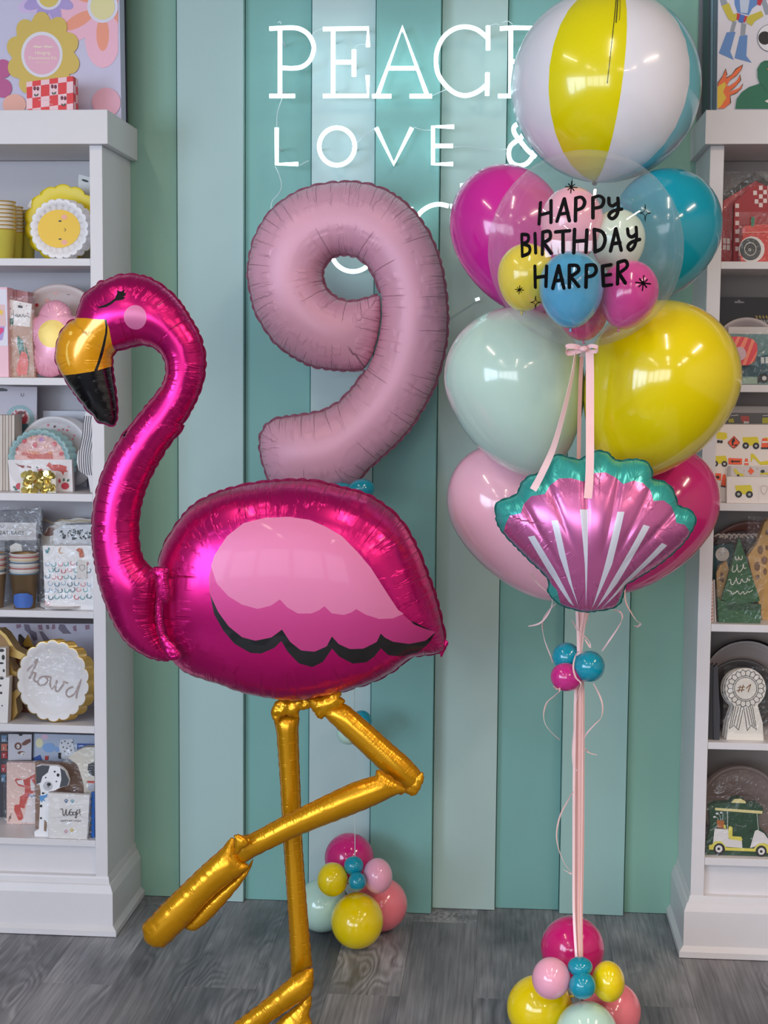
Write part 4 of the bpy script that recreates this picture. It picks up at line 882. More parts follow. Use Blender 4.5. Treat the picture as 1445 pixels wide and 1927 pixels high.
cells = []; xs_ = [184, 226, 285, 345, 405, 465, 510]
tops = lambda x: 572-(x-184)*.128
for i in range(6):
    for j in range(4):
        if (i+j) % 2 == 0:
            ya = [0, 36, 116, 190][j]; yb = [36, 116, 190, 260][j]; cells.append(Z1('%f,%f %f,%f %f,%f %f,%f' % (xs_[i], min(766, tops(xs_[i])+ya), xs_[i+1], min(766, tops(xs_[i+1])+ya), xs_[i+1], min(766, tops(xs_[i+1])+yb), xs_[i], min(766, tops(xs_[i])+yb))))
cher = []; leaf = []
for x, y in ((253, 618), (376, 605), (443, 685), (253, 770), (376, 765)):
    if y < 760: cher += [ell((x-11)/3.706, (y-2)/3.706, 2.7, 4), ell((x+11)/3.706, y/3.706, 2.7, 4)]; leaf += [ell((x-8)/3.706, (y+46)/3.706, 1.5, 3, 12, -.6), ell((x+8)/3.706, (y+44)/3.706, 1.5, 3, 12, .6)]
def redside(t, D):
    m = MB(); a = P(508/3.706, 530/3.706, D); z0 = P(190/3.706, 766/3.706, D).z
    for k in range(4):
        for l in range(2):
            if (k+l) % 2 == 0: m.box(a.x+.0008, a.x+.0014, D+.004+l*.02, D+.022+l*.02, z0+(a.z-z0)*k/4, z0+(a.z-z0)*(k+1)/4)
    m.build('side_check', M(pnk, .4, var=0), t)
item('L', -1, 'checked_box', 'small red and pink checked box printed with cherries', 'box', rc, .02, .05, red, [(pnk, cells), ((110, 20, 50), cher), ((60, 80, 60), leaf), ((245, 230, 230), [('t', 'party candles', 84, 189, 3.2), ('t', 'cherry', 93, 197, 3.2)])], extra=redside)
# --- left bay 1
YC = (226, 214, 92)
g = 'yellow paper cup stacks on the top left shelf'
cups('L', 0, 'front stack of yellow paper cups with gold rims', 3, .06, 27, 21, 380, 485, 8, 7.4, YC, (214, 178, 90), g)
cups('L', 0, 'middle stack of yellow paper cups, half hidden by the front stack', 27, .13, 17, 14, 390, 485, 8, 6.8, YC, (214, 178, 90), g)
cups('L', 0, 'rear stack of yellow paper cups beside the daisy plates', 49, .19, 18, 15, 397, 485, 7, 6.8, (214, 200, 80), (214, 178, 90), g)
plates('L', 0, 'pack of yellow scalloped flower plates behind the smiling sun plates', 131, 412, 66, .12, 7, 14, (238, 214, 40), (240, 220, 60), .5, step=.005, shift=(-1.8, .0), prints=[((236, 232, 232), [Z1('285,1390 320,1355 400,1420 350,1470'), Z1('235,1440 262,1395 282,1410 262,1455')])])
fx, fy = 136, 429
plates('L', 0, 'pack of white scalloped plates with a smiling yellow sun face', fx, fy, 56, .04, 7, 22, (236, 234, 238), (238, 234, 236), .76, step=.004, shift=(1.5, .3), prints=[
    ((242, 196, 40), [ell(fx, fy, 40, 36, 40)]), ((240, 170, 150), [ell(146, 407, 5.4, 4.6), ell(146, 454.5, 5.4, 4.6)]), ((40, 36, 36), [ell(138, 414.5, 3, 1.6), ell(138, 448.5, 3, 1.3), ('s', .9, Z1('540,1588 550,1592 550,1602 540,1606'))]),
    ((210, 190, 140), [('s', .5, [(fx+40*math.cos(a), fy+36*math.sin(a)), (fx+44*math.cos(a), fy+40*math.sin(a))]) for a in np.linspace(0, 2*PI, 22, endpoint=False)])])
item('L', 0, 'price_tag', 'small white tag sticking up behind the yellow plates', 'tag', Z1('550,1215 640,1240 660,1780 640,1797 560,1797 545,1250'), .25, .002, (235, 235, 235), [((40, 40, 40), [ell(160, 340, 7, 2.2, 12, .3)])])
# --- left bay 2
star = lambda x, y, r, ph=0: [(x+(r if k % 2 == 0 else r*.45)*math.cos(k*PI/5-PI/2+ph), y+(r if k % 2 == 0 else r*.45)*math.sin(k*PI/5-PI/2+ph)) for k in range(10)]
heart = lambda x, y, r: [(x+r*(math.sin(t)**3), y-r*(.81*math.cos(t)-.31*math.cos(2*t)-.12*math.cos(3*t)-.06*math.cos(4*t))) for t in np.linspace(0, 2*PI, 24, endpoint=False)]
item('L', 1, 'pink_window_box', 'pale pink box with a gold star and pink heart in windows', 'box', Z2('-150,175 58,178 72,915 -150,915'), .03, .05, (240, 192, 206),
     [((226, 222, 236), [Z2('-140,190 55,195 66,660 -140,660')]), ((230, 190, 190), [Z2('-60,320 40,320 50,500 -60,500')]), ((176, 150, 214), [Z2('-60,500 40,500 20,610 -60,640')]), ((240, 200, 60), [star(1, 588, 7)]), ((226, 40, 120), [heart(-2, 623, 9)])], group='pink boxes on the second left shelf')
item('L', 1, 'pink_carton', 'plain pink carton just behind the window box, second left shelf', 'box', Z2('60,185 130,200 130,915 60,915'), .10, .05, (216, 160, 168), group='pink boxes on the second left shelf')
item('L', 1, 'pink_carton', 'plain pink carton standing behind the tulip napkins', 'box', Z2('134,198 228,214 228,915 134,915'), .11, .05, (210, 154, 162), group='pink boxes on the second left shelf')
item('L', 1, 'napkin_packet', 'napkin packet with tulips and a birthday header card', 'napkins', Z2('62,275 262,315 270,700 285,915 85,915 76,500'), .05, .03, (190, 150, 128),
     [((238, 230, 226), [Z2('62,275 262,315 245,505 72,485')]), ((56, 108, 84), [Z2('72,430 112,435 110,488 75,484'), Z2('145,575 190,620 205,740 185,830 160,720 140,640'), Z2('205,640 240,760 232,900 215,900 215,760')]),
      ((226, 108, 98), [Z2('180,700 215,740 225,830 205,900 150,908 132,860 150,790'), Z2('190,705 225,730 235,800 225,900 205,905')]), ((150, 70, 90), [ell(20, 581, 1.2), ell(38, 572, 1), ell(52, 590, 1.3), ell(50, 575, 1)]),
      ((40, 38, 40), [Z2('148,325 185,330 185,350 148,345'), ('s', .8, Z2('108,365 112,420 108,445')), ('s', .8, Z2('92,395 150,420 165,400')), ('s', .7, Z2('125,412 140,400 150,420 165,405 175,425 190,400 200,425 215,410 235,420 245,430'))])], wrap=True)
plates('L', 1, 'round cream plate pack printed with cherries, behind the flower dish', 117, 592, 58, .16, 4, None, (226, 206, 200), (226, 208, 202), .8, shift=(.8, 1), prints=[
    ((196, 44, 60), [ell(131, 545, 3.2), ell(140, 542, 3.2), ell(77, 574, 3.6, 3.2), ell(99, 548, 2), ell(116, 538, 2.2)]), ((232, 170, 160), [ell(112, 550, 6, 4), ell(96, 566, 5)]), ((70, 60, 62), [('s', .8, Z2('585,235 600,240 612,232')), ('s', .8, Z2('650,220 665,228 680,228')), Z2('535,158 570,152 560,168'), ('s', .7, Z2('575,190 600,180 615,185'))])])
fcx, fcy = 101, 638
pet = [(104, 597, 32, 35, .3), (70, 622, 25, 29, 0), (93, 674, 36, 34, .2), (128, 668, 26, 30, 0), (138, 620, 28, 28, 0)]
def flower_dish():
    B_ = BL; D = B_['Df']+.075; out = []
    for a in np.linspace(0, 2*PI, 120, endpoint=False):
        best = 0; dx, dy = math.cos(a), math.sin(a)
        for x, y, rx, ry, ro in pet:
            for r in np.linspace(0, 90, 181):
                X, Y = fcx+dx*r, fcy+dy*r
                if ((X-x)/rx)**2+((Y-y)/ry)**2 < 1: best = max(best, r)
        out.append((fcx+dx*best, fcy+dy*best))
    zb = B_['z'][1]; t = thing('flower_balloon', 'crinkled pink flower shaped foil balloon with yellow middle behind the flamingo\'s beak', 'balloon', P(101, 711, D))
    foil(t, 'flower', out, D, [M((244, 172, 196), .35, metal=.2, coat=.4, var=0, kind='foil', bump=.6), M((238, 206, 110), .4, metal=.2, var=0, kind='foil', bump=.6)], k=.35, h=.004, prints=[(ell(104, 626, 27, 26, 30), 1)], regions=('petals', 'flower_middle'), pitch=.012, scal=.0005, crease=.0025, clen=(.01, .03), seam=0, smooth_n=1, seed=44)
    mz = min(v.co.z+o.location.z for o in t.children for v in o.data.vertices)+t.location.z
    for o in t.children: o.location.z += zb+.0006-mz
flower_dish()
# --- left bay 3
item('L', 2, 'rosette_packet', 'clear hang packet holding a pleated blue cowgirl rosette', 'decoration', Z2('-120,990 305,1000 300,1500 300,1880 -120,1880'), .20, .006, (206, 198, 208),
     [((60, 58, 62), [Z2('-20,1010 20,1008 62,1020 60,1034 -20,1036')]), ((150, 186, 190), [scal(37, 790, 28, 30, .08)]), ((226, 216, 214), [scal(37.5, 788, 19, 16, .08)]), ((190, 60, 70), [ell(39, 787, 13, 14), ell(24, 779, 2), ell(30, 774, 2), ell(47, 775, 2)]), ((236, 200, 190), [ell(41, 781, 5, 4)]), ((110, 50, 50), [ell(40, 777, 8, 3)]), ((60, 96, 100), [Z2('140,1310 230,1300 240,1500 120,1500')]), ((90, 88, 96), [('s', .8, Z2('172,1050 175,1075 192,1075 192,1052'))])])
g = 'greige card cartons on the third left shelf'
for i, (a, b) in enumerate(((-60, -10), (-8, 18), (20, 42), (44, 66), (68, 92), (94, 118))):
    item('L', 2, 'slim_carton', 'slim striped greige carton in the row at the left, %s' % ('cut by the photo edge', 'second of the row', 'third of the row', 'fourth of the row', 'fifth of the row', 'nearest the rosette and horse plates')[i], 'box', Z2('%d,1232 %d,1232 %d,1850 %d,1850' % (a, b, b, a)), .06+.004*i, .07, (205, 196, 186) if i % 2 else (190, 178, 170), group=g)
item('L', 2, 'white_backing_card', 'plain white card standing behind the floral plates', 'card', Z2('355,1195 715,1200 715,1850 355,1850'), .255, .003, (220, 220, 228))
def confetti_prints(cx, cy, r, n, cols, seed, ry=1., sz=(1.2, 2.6)):
    rnd = random.Random(seed); L_ = {}
    for _ in range(n):
        a = rnd.uniform(0, 2*PI); rr = r*math.sqrt(rnd.random()); c = rnd.choice(cols); s_ = rnd.uniform(*sz)
        L_.setdefault(c, []).append(ell(cx+rr*math.cos(a), cy+ry*rr*math.sin(a), s_, s_*rnd.uniform(.6, 1.3), 8, rnd.random()*3))
    return [(c, v) for c, v in L_.items()]
plates('L', 2, 'white floral plate pack rising behind the blue rimmed horse plates', 101, 838, 55, .15, 5, None, (228, 222, 224), (228, 222, 224), .8, shift=(3, 1.4), prints=confetti_prints(101, 838, 46, 46, [(206, 96, 110), (226, 130, 150), (96, 56, 60), (180, 120, 120)], 3))
hx, hy = 73, 867
plates('L', 2, 'plate pack with light blue rim and a galloping chestnut horse', hx, hy, 62, .07, 7, 26, (150, 190, 194), (236, 190, 186), .80, shift=(1.5, .6), ry=.97, prints=[
    ((200, 88, 70), [Z2('172,1560 200,1515 225,1545 265,1535 300,1560 350,1560 395,1545 430,1560 440,1590 430,1597 240,1597 215,1570')]), ((224, 140, 96), [Z2('215,1520 260,1540 320,1540 330,1552 270,1560 235,1545'), Z2('390,1545 440,1530 430,1555 400,1560')]),
    ((206, 64, 70), [ell(46, 831, 4.6, 5), ell(66, 839, 4.6, 5), ell(102, 837, 4.4), ell(30, 845, 4.4), ell(115, 855, 4)]), ((176, 110, 170), [ell(78, 828, 4.8, 4.6)]), ((220, 150, 80), [('s', 1.3, Z2('250,1405 255,1425 275,1425 280,1405')), ('s', 1.3, Z2('365,1480 370,1505 390,1500 395,1480'))])], wrap=True)
item('L', 2, 'napkin_packet', 'white napkin packet with red horses leaning before blue rimmed plates', 'napkins', Z2('65,1600 590,1598 600,1865 88,1865'), None, .02, (234, 228, 230),
     [((200, 70, 56), [Z2('380,1650 405,1618 425,1640 500,1640 550,1655 545,1680 560,1700 530,1700 520,1730 505,1700 470,1690 430,1690 400,1660')]), ((150, 66, 66), [Z2('125,1625 150,1640 205,1650 190,1670 170,1660 150,1650'), Z2('220,1650 265,1658 250,1668 225,1662')]), ((196, 50, 72), [ell(35.5, 915, 6, 6), ell(122.5, 914.5, 7.5, 6.5), ell(112, 905, 2.2, 4), ell(75, 884, 5, 2)]), ((60, 110, 90), [ell(27, 917, 3, 2, 10, .6), ell(30, 921, 3, 2, 10, 0), ell(120, 903, 2, 3), ell(128, 904, 2, 3, 10, .7), ell(70, 880, 3, 1.5, 10, .5)])])
def goldbits(t, D):
    rnd = random.Random(8); m = MB()
    for i in range(60):
        x = 43+rnd.random()*57; y = 889+rnd.random()*36; p = P(x, y, D-.003-rnd.random()*.003); a = rnd.uniform(0, 3); b = rnd.uniform(-.6, .6)
        u = Vector((math.cos(a), b, math.sin(a))).normalized()*.0095; v = Vector((-math.sin(a), b*.5, math.cos(a))).normalized()*.0095
        m.add([p+(u*math.cos(k*PI/3)+v*math.sin(k*PI/3)) for k in range(6)], [tuple(range(6))])
    tag(m.build('gold_confetti', M((232, 208, 120), .25, metal=.9, var=0), t), kind='stuff')
item('L', 2, 'confetti_packet', 'small clear packet of gold confetti before the horse napkins', 'confetti', Z2('178,1705 460,1705 460,1872 160,1872'), .014, .004, (222, 214, 196), extra=goldbits)
bag = Z2('705,1200 770,1235 772,1880 745,1850 725,1740 650,1690 632,1610 640,1540 668,1480 680,1350')
zz = []
for k in range(7):
    x = 652+k*18; zz.append(('s', 1.7, Z2('%d,%d %d,1300 %d,1400 %d,1480 %d,1560 %d,1650 %d,1725' % (min(x+45, 768), 1215 if k > 3 else 1240, min(x+36, 768), min(x+28, 768), min(x+12, 768), x, x+2, min(x+12, 768)))))
item('L', 2, 'striped_party_bag', 'black and white wavy striped bag squeezed against the bookcase side', 'bag', bag, .06, .03, (224, 218, 220), [((70, 64, 70), zz)])
# --- left bay 4
item('L', 3, 'treat_bag_packet', 'grey packet whose white card reads TREAT BAGS', 'bags', Z3('-120,135 340,130 338,240 300,400 310,940 -120,940'), .16, .012, (120, 118, 124),
     [((214, 208, 206), [Z3('-120,232 298,235 300,380 -120,378')]), ((50, 48, 52), [('t', 'TREAT BAGS', 16, 1006.5, 7.6), ('s', .8, Z3('0,258 15,275 30,258')), Z3('35,385 110,375 130,400 85,420 80,480 40,480')]), ((226, 222, 214), [Z3('80,430 130,400 175,420 185,470 140,500 85,490')])], wrap=True)
cols = [(90, 122, 150), (226, 222, 222), (176, 90, 96), (226, 222, 222), (70, 100, 132), (226, 200, 160), (180, 88, 92), (226, 222, 222), (196, 106, 104), (226, 222, 222), (96, 126, 160)]
cups('L', 3, 'stack of striped rim gold cups with a blue patch, beside the horseshoe napkins', 46.5, .045, 27, 20, 1041, 1147, 8, 5.4, (150, 124, 92), None, 'gold paper cup stacks on the fourth left shelf', rims=cols, blob=((74, 112, 190), Z3('132,830 190,812 260,812 292,838 290,925 270,938 150,938 125,900')))
cups('L', 3, 'stack of striped rim gold cups cut by the left photo edge', -12, .05, 25, 19, 1041, 1142, 8, 5.4, (150, 124, 92), None, 'gold paper cup stacks on the fourth left shelf', rims=cols[3:])
item('L', 3, 'scalloped_plate_pack', 'square scalloped plates with gold edge and brown cowboy hats', 'paper plates', scal(150, 1020, 74, 14, .06, .62, .2), .21, .02, (206, 196, 186), [((184, 150, 80), [('s', 1.5, Z3('335,225 370,210 420,232 460,235 500,210 550,215 600,225 660,215 760,225'))]), ((122, 74, 62), [Z3('360,330 385,310 400,275 430,272 450,290 478,300 460,330 410,345 370,345')]), ((80, 60, 60), [ell(156, 988, 6, 3), ell(170, 986, 5, 3)])])
cow = confetti_prints(143, 1006, 36, 70, [(44, 44, 48)], 6, .24, (1, 2.8))
item('L', 3, 'napkin_packet', 'clear wrapped napkin packet with black and white cow spots', 'napkins', Z3('440,300 520,255 775,250 775,640 440,640'), .11, .06, (216, 216, 220), cow, wrap=True)
rnd = random.Random(12); hs = {}
for j in range(7):
    for i in range(8):
        x = 89+i*12+(j % 2)*6+rnd.uniform(-1, 1); y = 1060+j*12.5+rnd.uniform(-1.5, 1.5)
        if 150 < x < 165 and 1060 < y < 1090 or x > 172 or y > 1134: continue
        c = rnd.choice([(206, 88, 100), (88, 140, 170), (60, 110, 130), (90, 170, 176), (226, 150, 160), (150, 180, 210)]); a = rnd.uniform(-.5, .5); r = 4.4
        hs.setdefault(c, []).append(('s', 1.5, [(x+r*math.cos(t+a), y+r*math.sin(t+a)) for t in (-.5, .3, 1.1, 1.9, 2.7, 3.6)]))
item('L', 3, 'napkin_packet', 'white napkin packet patterned with coloured horseshoes and a chestnut horse', 'napkins', Z3('352,425 770,425 775,905 372,905'), .03, .03, (234, 232, 234), [(c, v) for c, v in hs.items()]+[((190, 90, 50), [Z3('625,460 650,442 675,450 692,500 688,522 655,522 650,480')]), ((206, 140, 60), [('s', 1.6, Z3('500,440 485,460 495,485 515,485'))]), ((60, 140, 150), [Z3('370,450 385,470 400,435 408,445 392,487 378,485')]), ((214, 208, 204), [Z3('640,540 715,540 715,695 632,690')]), ((100, 90, 86), [('s', .8, Z3('655,590 678,582 698,590 695,615 676,632 657,612 655,590'))])], wrap=True)
def flatplates(t, D): pass
t = thing('paper_plate_pack', 'low pack of white plates lying flat under the horseshoe napkins', 'paper plates', (P(128, 1145, BL['Df']+.09).x, BL['Df']+.09, BL['z'][3]))
for k in range(5):
    V, Fc = lathe([(.0005, 0), (.055, 0), (.075, .004), (.0755, .005), (.055, .0012), (.0005, .0012)], 40, (P(128, 1145, BL['Df']+.09).x, BL['Df']+.082, BL['z'][3]+.0008+k*.0016), (0, 0, 1)); mesh_obj('plate', V, Fc, M((226, 218, 216), .45), t, None, True)
# --- left bay 5
item('L', 4, 'patterned_wrap', 'lavender sheet printed with grey cowboy boots and hats', 'paper', Z3('-100,1062 782,1068 782,1880 -100,1880'), .25, .004, (196, 190, 206),
     [((116, 104, 124), [Z3('195,1070 240,1075 255,1120 300,1140 310,1200 280,1210 240,1150 205,1120'), Z3('320,1130 350,1130 410,1200 400,1240 360,1210'), Z3('490,1070 530,1075 560,1120 590,1150 520,1150 480,1110'), Z3('375,1080 400,1075 410,1110 385,1115')]), ((150, 110, 132), [Z3('130,1075 170,1070 175,1095 140,1110'), Z3('310,1078 345,1075 352,1120 320,1115'), Z3('430,1075 450,1070 455,1110 425,1115'), Z3('600,1090 625,1080 630,1130 605,1125'), Z3('700,1080 735,1075 740,1110 705,1118')])])
item('L', 4, 'dark_top_board', 'dark burgundy strip across the top of the boot patterned sheet', 'board', Z3('-100,1020 782,1030 782,1880 -100,1880'), .262, .003, (50, 28, 34))
bootpts = Z3('-60,1120 0,1118 50,1160 130,1280 190,1312 240,1340 200,1370 130,1350 60,1330 110,1455 170,1480 205,1530 190,1610 130,1690 145,1800 110,1850 60,1860 -60,1860')
item('L', 4, 'boot_plate_pack', 'stack of gold edged boot shaped plates, gold foil outline', 'paper plates', bootpts, .055, .05, (206, 172, 104), [((150, 116, 70), [Z3('-60,1150 0,1150 40,1190 110,1300 60,1300 -60,1230')]), ((96, 70, 50), [Z3('80,1500 140,1500 170,1550 150,1600 90,1640 75,1600')])], metal=.6, rough=.3)
item('L', 4, 'brown_box', 'brown box with a gold horse bit printed on it', 'box', Z3('70,1310 250,1325 240,1820 80,1830'), .15, .03, (120, 66, 48), [((214, 160, 100), [('s', 1.5, Z3('155,1365 160,1345 185,1342 200,1360 190,1370 160,1372')), ('s', 1.5, Z3('176,1372 176,1445')), ('s', 1.2, Z3('160,1445 200,1450'))])])
item('L', 4, 'tall_brown_pack', 'dark brown packet with gold crest behind the howdy plates', 'packet', Z3('150,1160 290,1300 300,1860 150,1860'), .19, .02, (70, 48, 40), [((180, 140, 50), [Z3('190,1230 230,1150 270,1235 280,1260 200,1255')])])
item('L', 4, 'spotted_box', 'narrow white box with black cow spots at the left photo edge', 'box', Z3('-90,1270 48,1268 46,1508 -90,1512'), .03, .025, (220, 214, 210), [((44, 40, 44), [ell(1, 1224, 4, 3), ell(5, 1233, 3, 4), ell(2, 1243, 4, 2), ell(6, 1258, 2, 3)])]) if 0 else None
item('L', 4, 'spotted_box', 'white card box with black cow spots at the left photo edge', 'box', Z3('-90,1270 48,1268 48,1508 78,1510 62,1895 -90,1895'), None, .03, (224, 220, 218), [((44, 40, 44), [ell(3, 1224, 5, 3), ell(6, 1237, 3, 5), ell(2, 1248, 5, 2), ell(7, 1262, 2, 3), ell(3, 1276, 4, 3), ell(2, 1304, 2.4), ell(4, 1328, 1.4), ell(0, 1290, 3, 2)]), ((190, 184, 182), [('s', .6, Z3('-90,1512 76,1510'))])])
W_ = 'howdy'
hx, hy = 118, 1281
HO = [Z3('262,1492 310,1450 360,1400 382,1365 392,1378 360,1440 325,1520'), Z3('325,1515 350,1478 375,1480 362,1535 392,1550'), Z3('455,1505 420,1510 395,1545 410,1575 450,1570 475,1535 460,1505 500,1510'), Z3('500,1510 495,1575 515,1605 545,1560 550,1540'), Z3('550,1540 540,1610 560,1625 600,1575 610,1548 640,1560'), Z3('680,1590 640,1610 628,1650 655,1672 700,1640 740,1560 760,1520'), Z3('752,1530 715,1650 720,1690 745,1690 775,1660'), Z3('756,1600 752,1640 765,1660 779,1640')]
plates('L', 4, 'pack of white scalloped plates with gold edge reading howdy', hx, hy, 69, .03, 8, 18, (232, 228, 228), (230, 227, 228), .74, step=.002, shift=(1.8, 1.0), edge=(206, 172, 96), ry=1.12, prints=[
    ((170, 150, 146), [('s', 3.2, p) for p in HO]), ((176, 140, 110), [('s', .9, [(hx+61*math.cos(a)+dx*5*-math.sin(a)-rr*math.cos(a), hy+1.12*(61*math.sin(a)+dx*5*math.cos(a)-rr*math.sin(a))) for dx, rr in ((-1.6, -3), (-.8, 2), (0, 3.5), (.8, 2), (1.6, -3))]) for a in np.linspace(0, 2*PI, 18, endpoint=False)])], wrap=True)
# --- left bay 6
item('L', 5, 'party_banner_pack', 'dark packet with stacked flag letters reading PARTY THI, photo\'s lower left', 'banner', Z4('-60,215 268,222 262,600 255,860 -60,860'), .20, .01, (60, 58, 66),
     [((206, 204, 212), [Z4('68,225 262,228 258,440 66,440')]), ((122, 78, 66), [ell(34, 1404, 7, 7), Z4('180,300 210,275 250,262 255,290 210,318 185,320'), ell(40, 1416.5, 7, 3)]), ((226, 222, 220), [ell(34, 1404.5, 3, 4), ell(43, 1419, 5, 3.6)]), ((40, 40, 44), [ell(33, 1405, .9), ell(44, 1420, 1), Z4('150,225 190,225 180,240 160,240')]), ((110, 140, 170), [Z4('10,235 62,235 52,262 62,290 10,290')]), ((190, 110, 90), [Z4('10,305 64,305 54,335 64,365 10,365')]), ((170, 50, 56), [Z4('12,375 66,375 56,400 66,425 12,425'), Z4('10,475 56,475 46,505 56,540 10,540')]), ((90, 130, 160), [Z4('10,560 50,560 42,590 50,620 10,620')]), ((235, 235, 235), [('t', 'H', 7, 1396, 6), ('t', 'I', 7, 1411, 6), ('t', 'T', 7, 1425, 6), ('t', 'Y', 6, 1451, 6), ('t', 'P', 5, 1470, 6)])])
item('L', 5, 'puppy_scene_pack', 'pale blue packet with a dalmatian and balloons behind the kraft sleeve', 'packet', Z4('270,222 640,232 780,235 780,860 270,860'), .21, .01, (186, 196, 216),
     [((236, 230, 190), [ell(74, 1398, 7, 9)]), ((226, 190, 214), [ell(84, 1387, 7, 5)]), ((140, 176, 224), [ell(92, 1407, 12, 9), ell(108, 1410, 5)]), ((56, 92, 170), [Z4('275,420 330,395 350,445 275,450'), Z4('635,302 780,305 780,370 700,350 635,360')]), ((230, 230, 236), [Z4('500,270 600,265 620,420 560,445 505,420 485,330')]), ((36, 36, 42), [ell(116+a, 1398+b, 1.3) for a, b in ((0, 0), (6, -3), (12, 1), (3, 8), (10, 10), (16, 6), (18, 14), (6, 16), (13, 20), (20, -1))]+[Z4('480,380 505,378 500,430 480,425')]), ((190, 60, 60), [Z4('370,405 400,405 395,440 370,440')])])
CORGI = (206, 74, 64)
item('L', 5, 'napkin_packet', 'pink napkin packet with a sitting red and white corgi', 'napkins', Z4('55,460 298,462 298,972 55,972'), None, .02, (236, 202, 192),
     [(CORGI, [Z4('120,605 135,590 205,600 250,575 292,550 298,700 240,720 212,800 200,840 165,830 188,900 190,935 152,935 115,850 120,810 160,805 165,740 205,715 205,665 150,650')]), ((238, 226, 226), [Z4('135,610 190,598 200,650 150,635'), Z4('250,590 285,640 298,700 255,690 250,640'), Z4('215,830 245,730 298,710 298,960 190,955 170,940 195,920')]), ((60, 96, 170), [('s', 1.4, Z4('232,740 250,722 262,745 280,728 285,745'))]), ((60, 30, 30), [('s', .7, Z4('72,945 78,900 85,925 90,880')), ell(65, 1483, 1), ell(66, 1488, 1.2, .8), ('s', .6, Z4('175,970 190,955')), ('s', .6, Z4('200,975 215,955'))])], wrap=True)
item('L', 5, 'kraft_sleeve', 'brown kraft paper sleeve behind the dalmatian shape', 'sleeve', Z4('290,455 640,470 700,480 700,690 690,1000 290,1010'), .10, .02, (142, 108, 88), wrap=True)
def dots(cs, s, oy=1330): return [ell(a/s, oy+b/s, c/s, d/s, 12) for a, b, c, d in cs]
item('L', 5, 'dalmatian_plate', 'white dalmatian shaped plate with black ears and blue scarf', 'paper plate', Z4('300,490 330,480 410,485 470,487 510,505 545,540 568,610 560,650 500,665 450,690 400,700 400,1070 345,1074 285,1062 283,1030 320,1010 330,800 335,700 325,640 300,640'), None, .015, (238, 238, 242),
     [((70, 72, 78), [Z4('298,495 345,482 410,487 395,540 350,575 335,625 300,640'), Z4('495,502 535,530 568,605 556,650 490,665 505,600 502,550')]), ((190, 190, 196), [ell(90, 1479, 8.8, 8.8)]), ((30, 30, 34), dots([(403, 640, 17, 14), (478, 563, 12, 14), (450, 535, 8, 8), (376, 584, 6, 6), (464, 616, 6, 6), (338, 818, 10, 12), (355, 713, 12, 8), (337, 918, 9, 9)], 4.38)+[('s', .9, Z4('403,650 400,665 388,655'))]), ((90, 150, 206), [Z4('325,735 370,728 392,715 385,745 360,755 372,780 350,770 345,790 328,765')]), ((140, 112, 90), [Z4('365,930 388,955 380,1030 362,1020')])])
item('L', 5, 'puppy_cup_pack', 'cream puppy face cutouts with black ears at the right end of the bottom left shelf', 'paper plates', Z4('560,420 620,370 700,335 778,335 778,900 700,900 690,640 640,480'), .07, .03, (222, 214, 200),
     [((46, 46, 52), [Z4('725,475 778,455 778,575 740,560 722,520')]), ((200, 60, 56), [Z4('718,610 778,612 778,632 718,625')]), ((190, 190, 200), [Z4('725,635 778,635 775,690 728,690')])], wrap=True)
rr = Z4('733,712 778,705 778,1092 735,1092')
wav = [(738/4.38+(3.0 if (i % 2) else 0)+1.5, 1330+(712+i*24)/4.38) for i in range(17)]
item('L', 5, 'rickrack_plate_pack', 'bright blue wavy edged plates at the right end of the bottom left shelf', 'paper plates', wav+Z4('778,1094 778,710'), .028, .02, (30, 96, 176))
WO = [Z4('498,845 515,845 520,890 532,893 545,845 545,888 560,893 575,855 590,845'), Z4('590,868 575,870 575,892 592,892 598,872 590,868'), Z4('618,868 602,872 602,892 620,890 624,870 618,868'), Z4('645,850 632,860 628,910 620,915 625,900 645,872'), Z4('656,845 656,880')]
WOb = [[(98+(a-98)*1.0, b) for a, b in s_] for s_ in WO]
def paw(x, y, s_=1.): return [ell(x, y+1.2*s_, 1.9*s_, 1.5*s_)]+[ell(x+dx*s_, y+dy*s_, .8*s_, 1.1*s_) for dx, dy in ((-2.6, -.6), (-1, -2.2), (1, -2.2), (2.6, -.6))]
item('L', 5, 'napkin_packet', 'white napkin packet reading Woof! with coloured paw prints', 'napkins', Z4('398,712 738,730 718,1096 402,1096'), .012, .015, (232, 229, 228),
     [((40, 90, 150), paw(124.5, 1507.5, 1.15)), ((100, 170, 190), paw(136, 1508, 1.1)), ((216, 160, 180), paw(124, 1565, 1.1)), ((222, 190, 70), paw(135, 1562.5, 1.1)), ((70, 58, 60), [('s', 1.3, p) for p in WOb]+[ell(151, 1533.5, .9), ('t', 'HAPPY BIRTHDAY', 133, 1546.5, 3.6)]), ((200, 196, 196), [('s', .6, Z4('425,915 715,915 712,1090'))])], wrap=True)
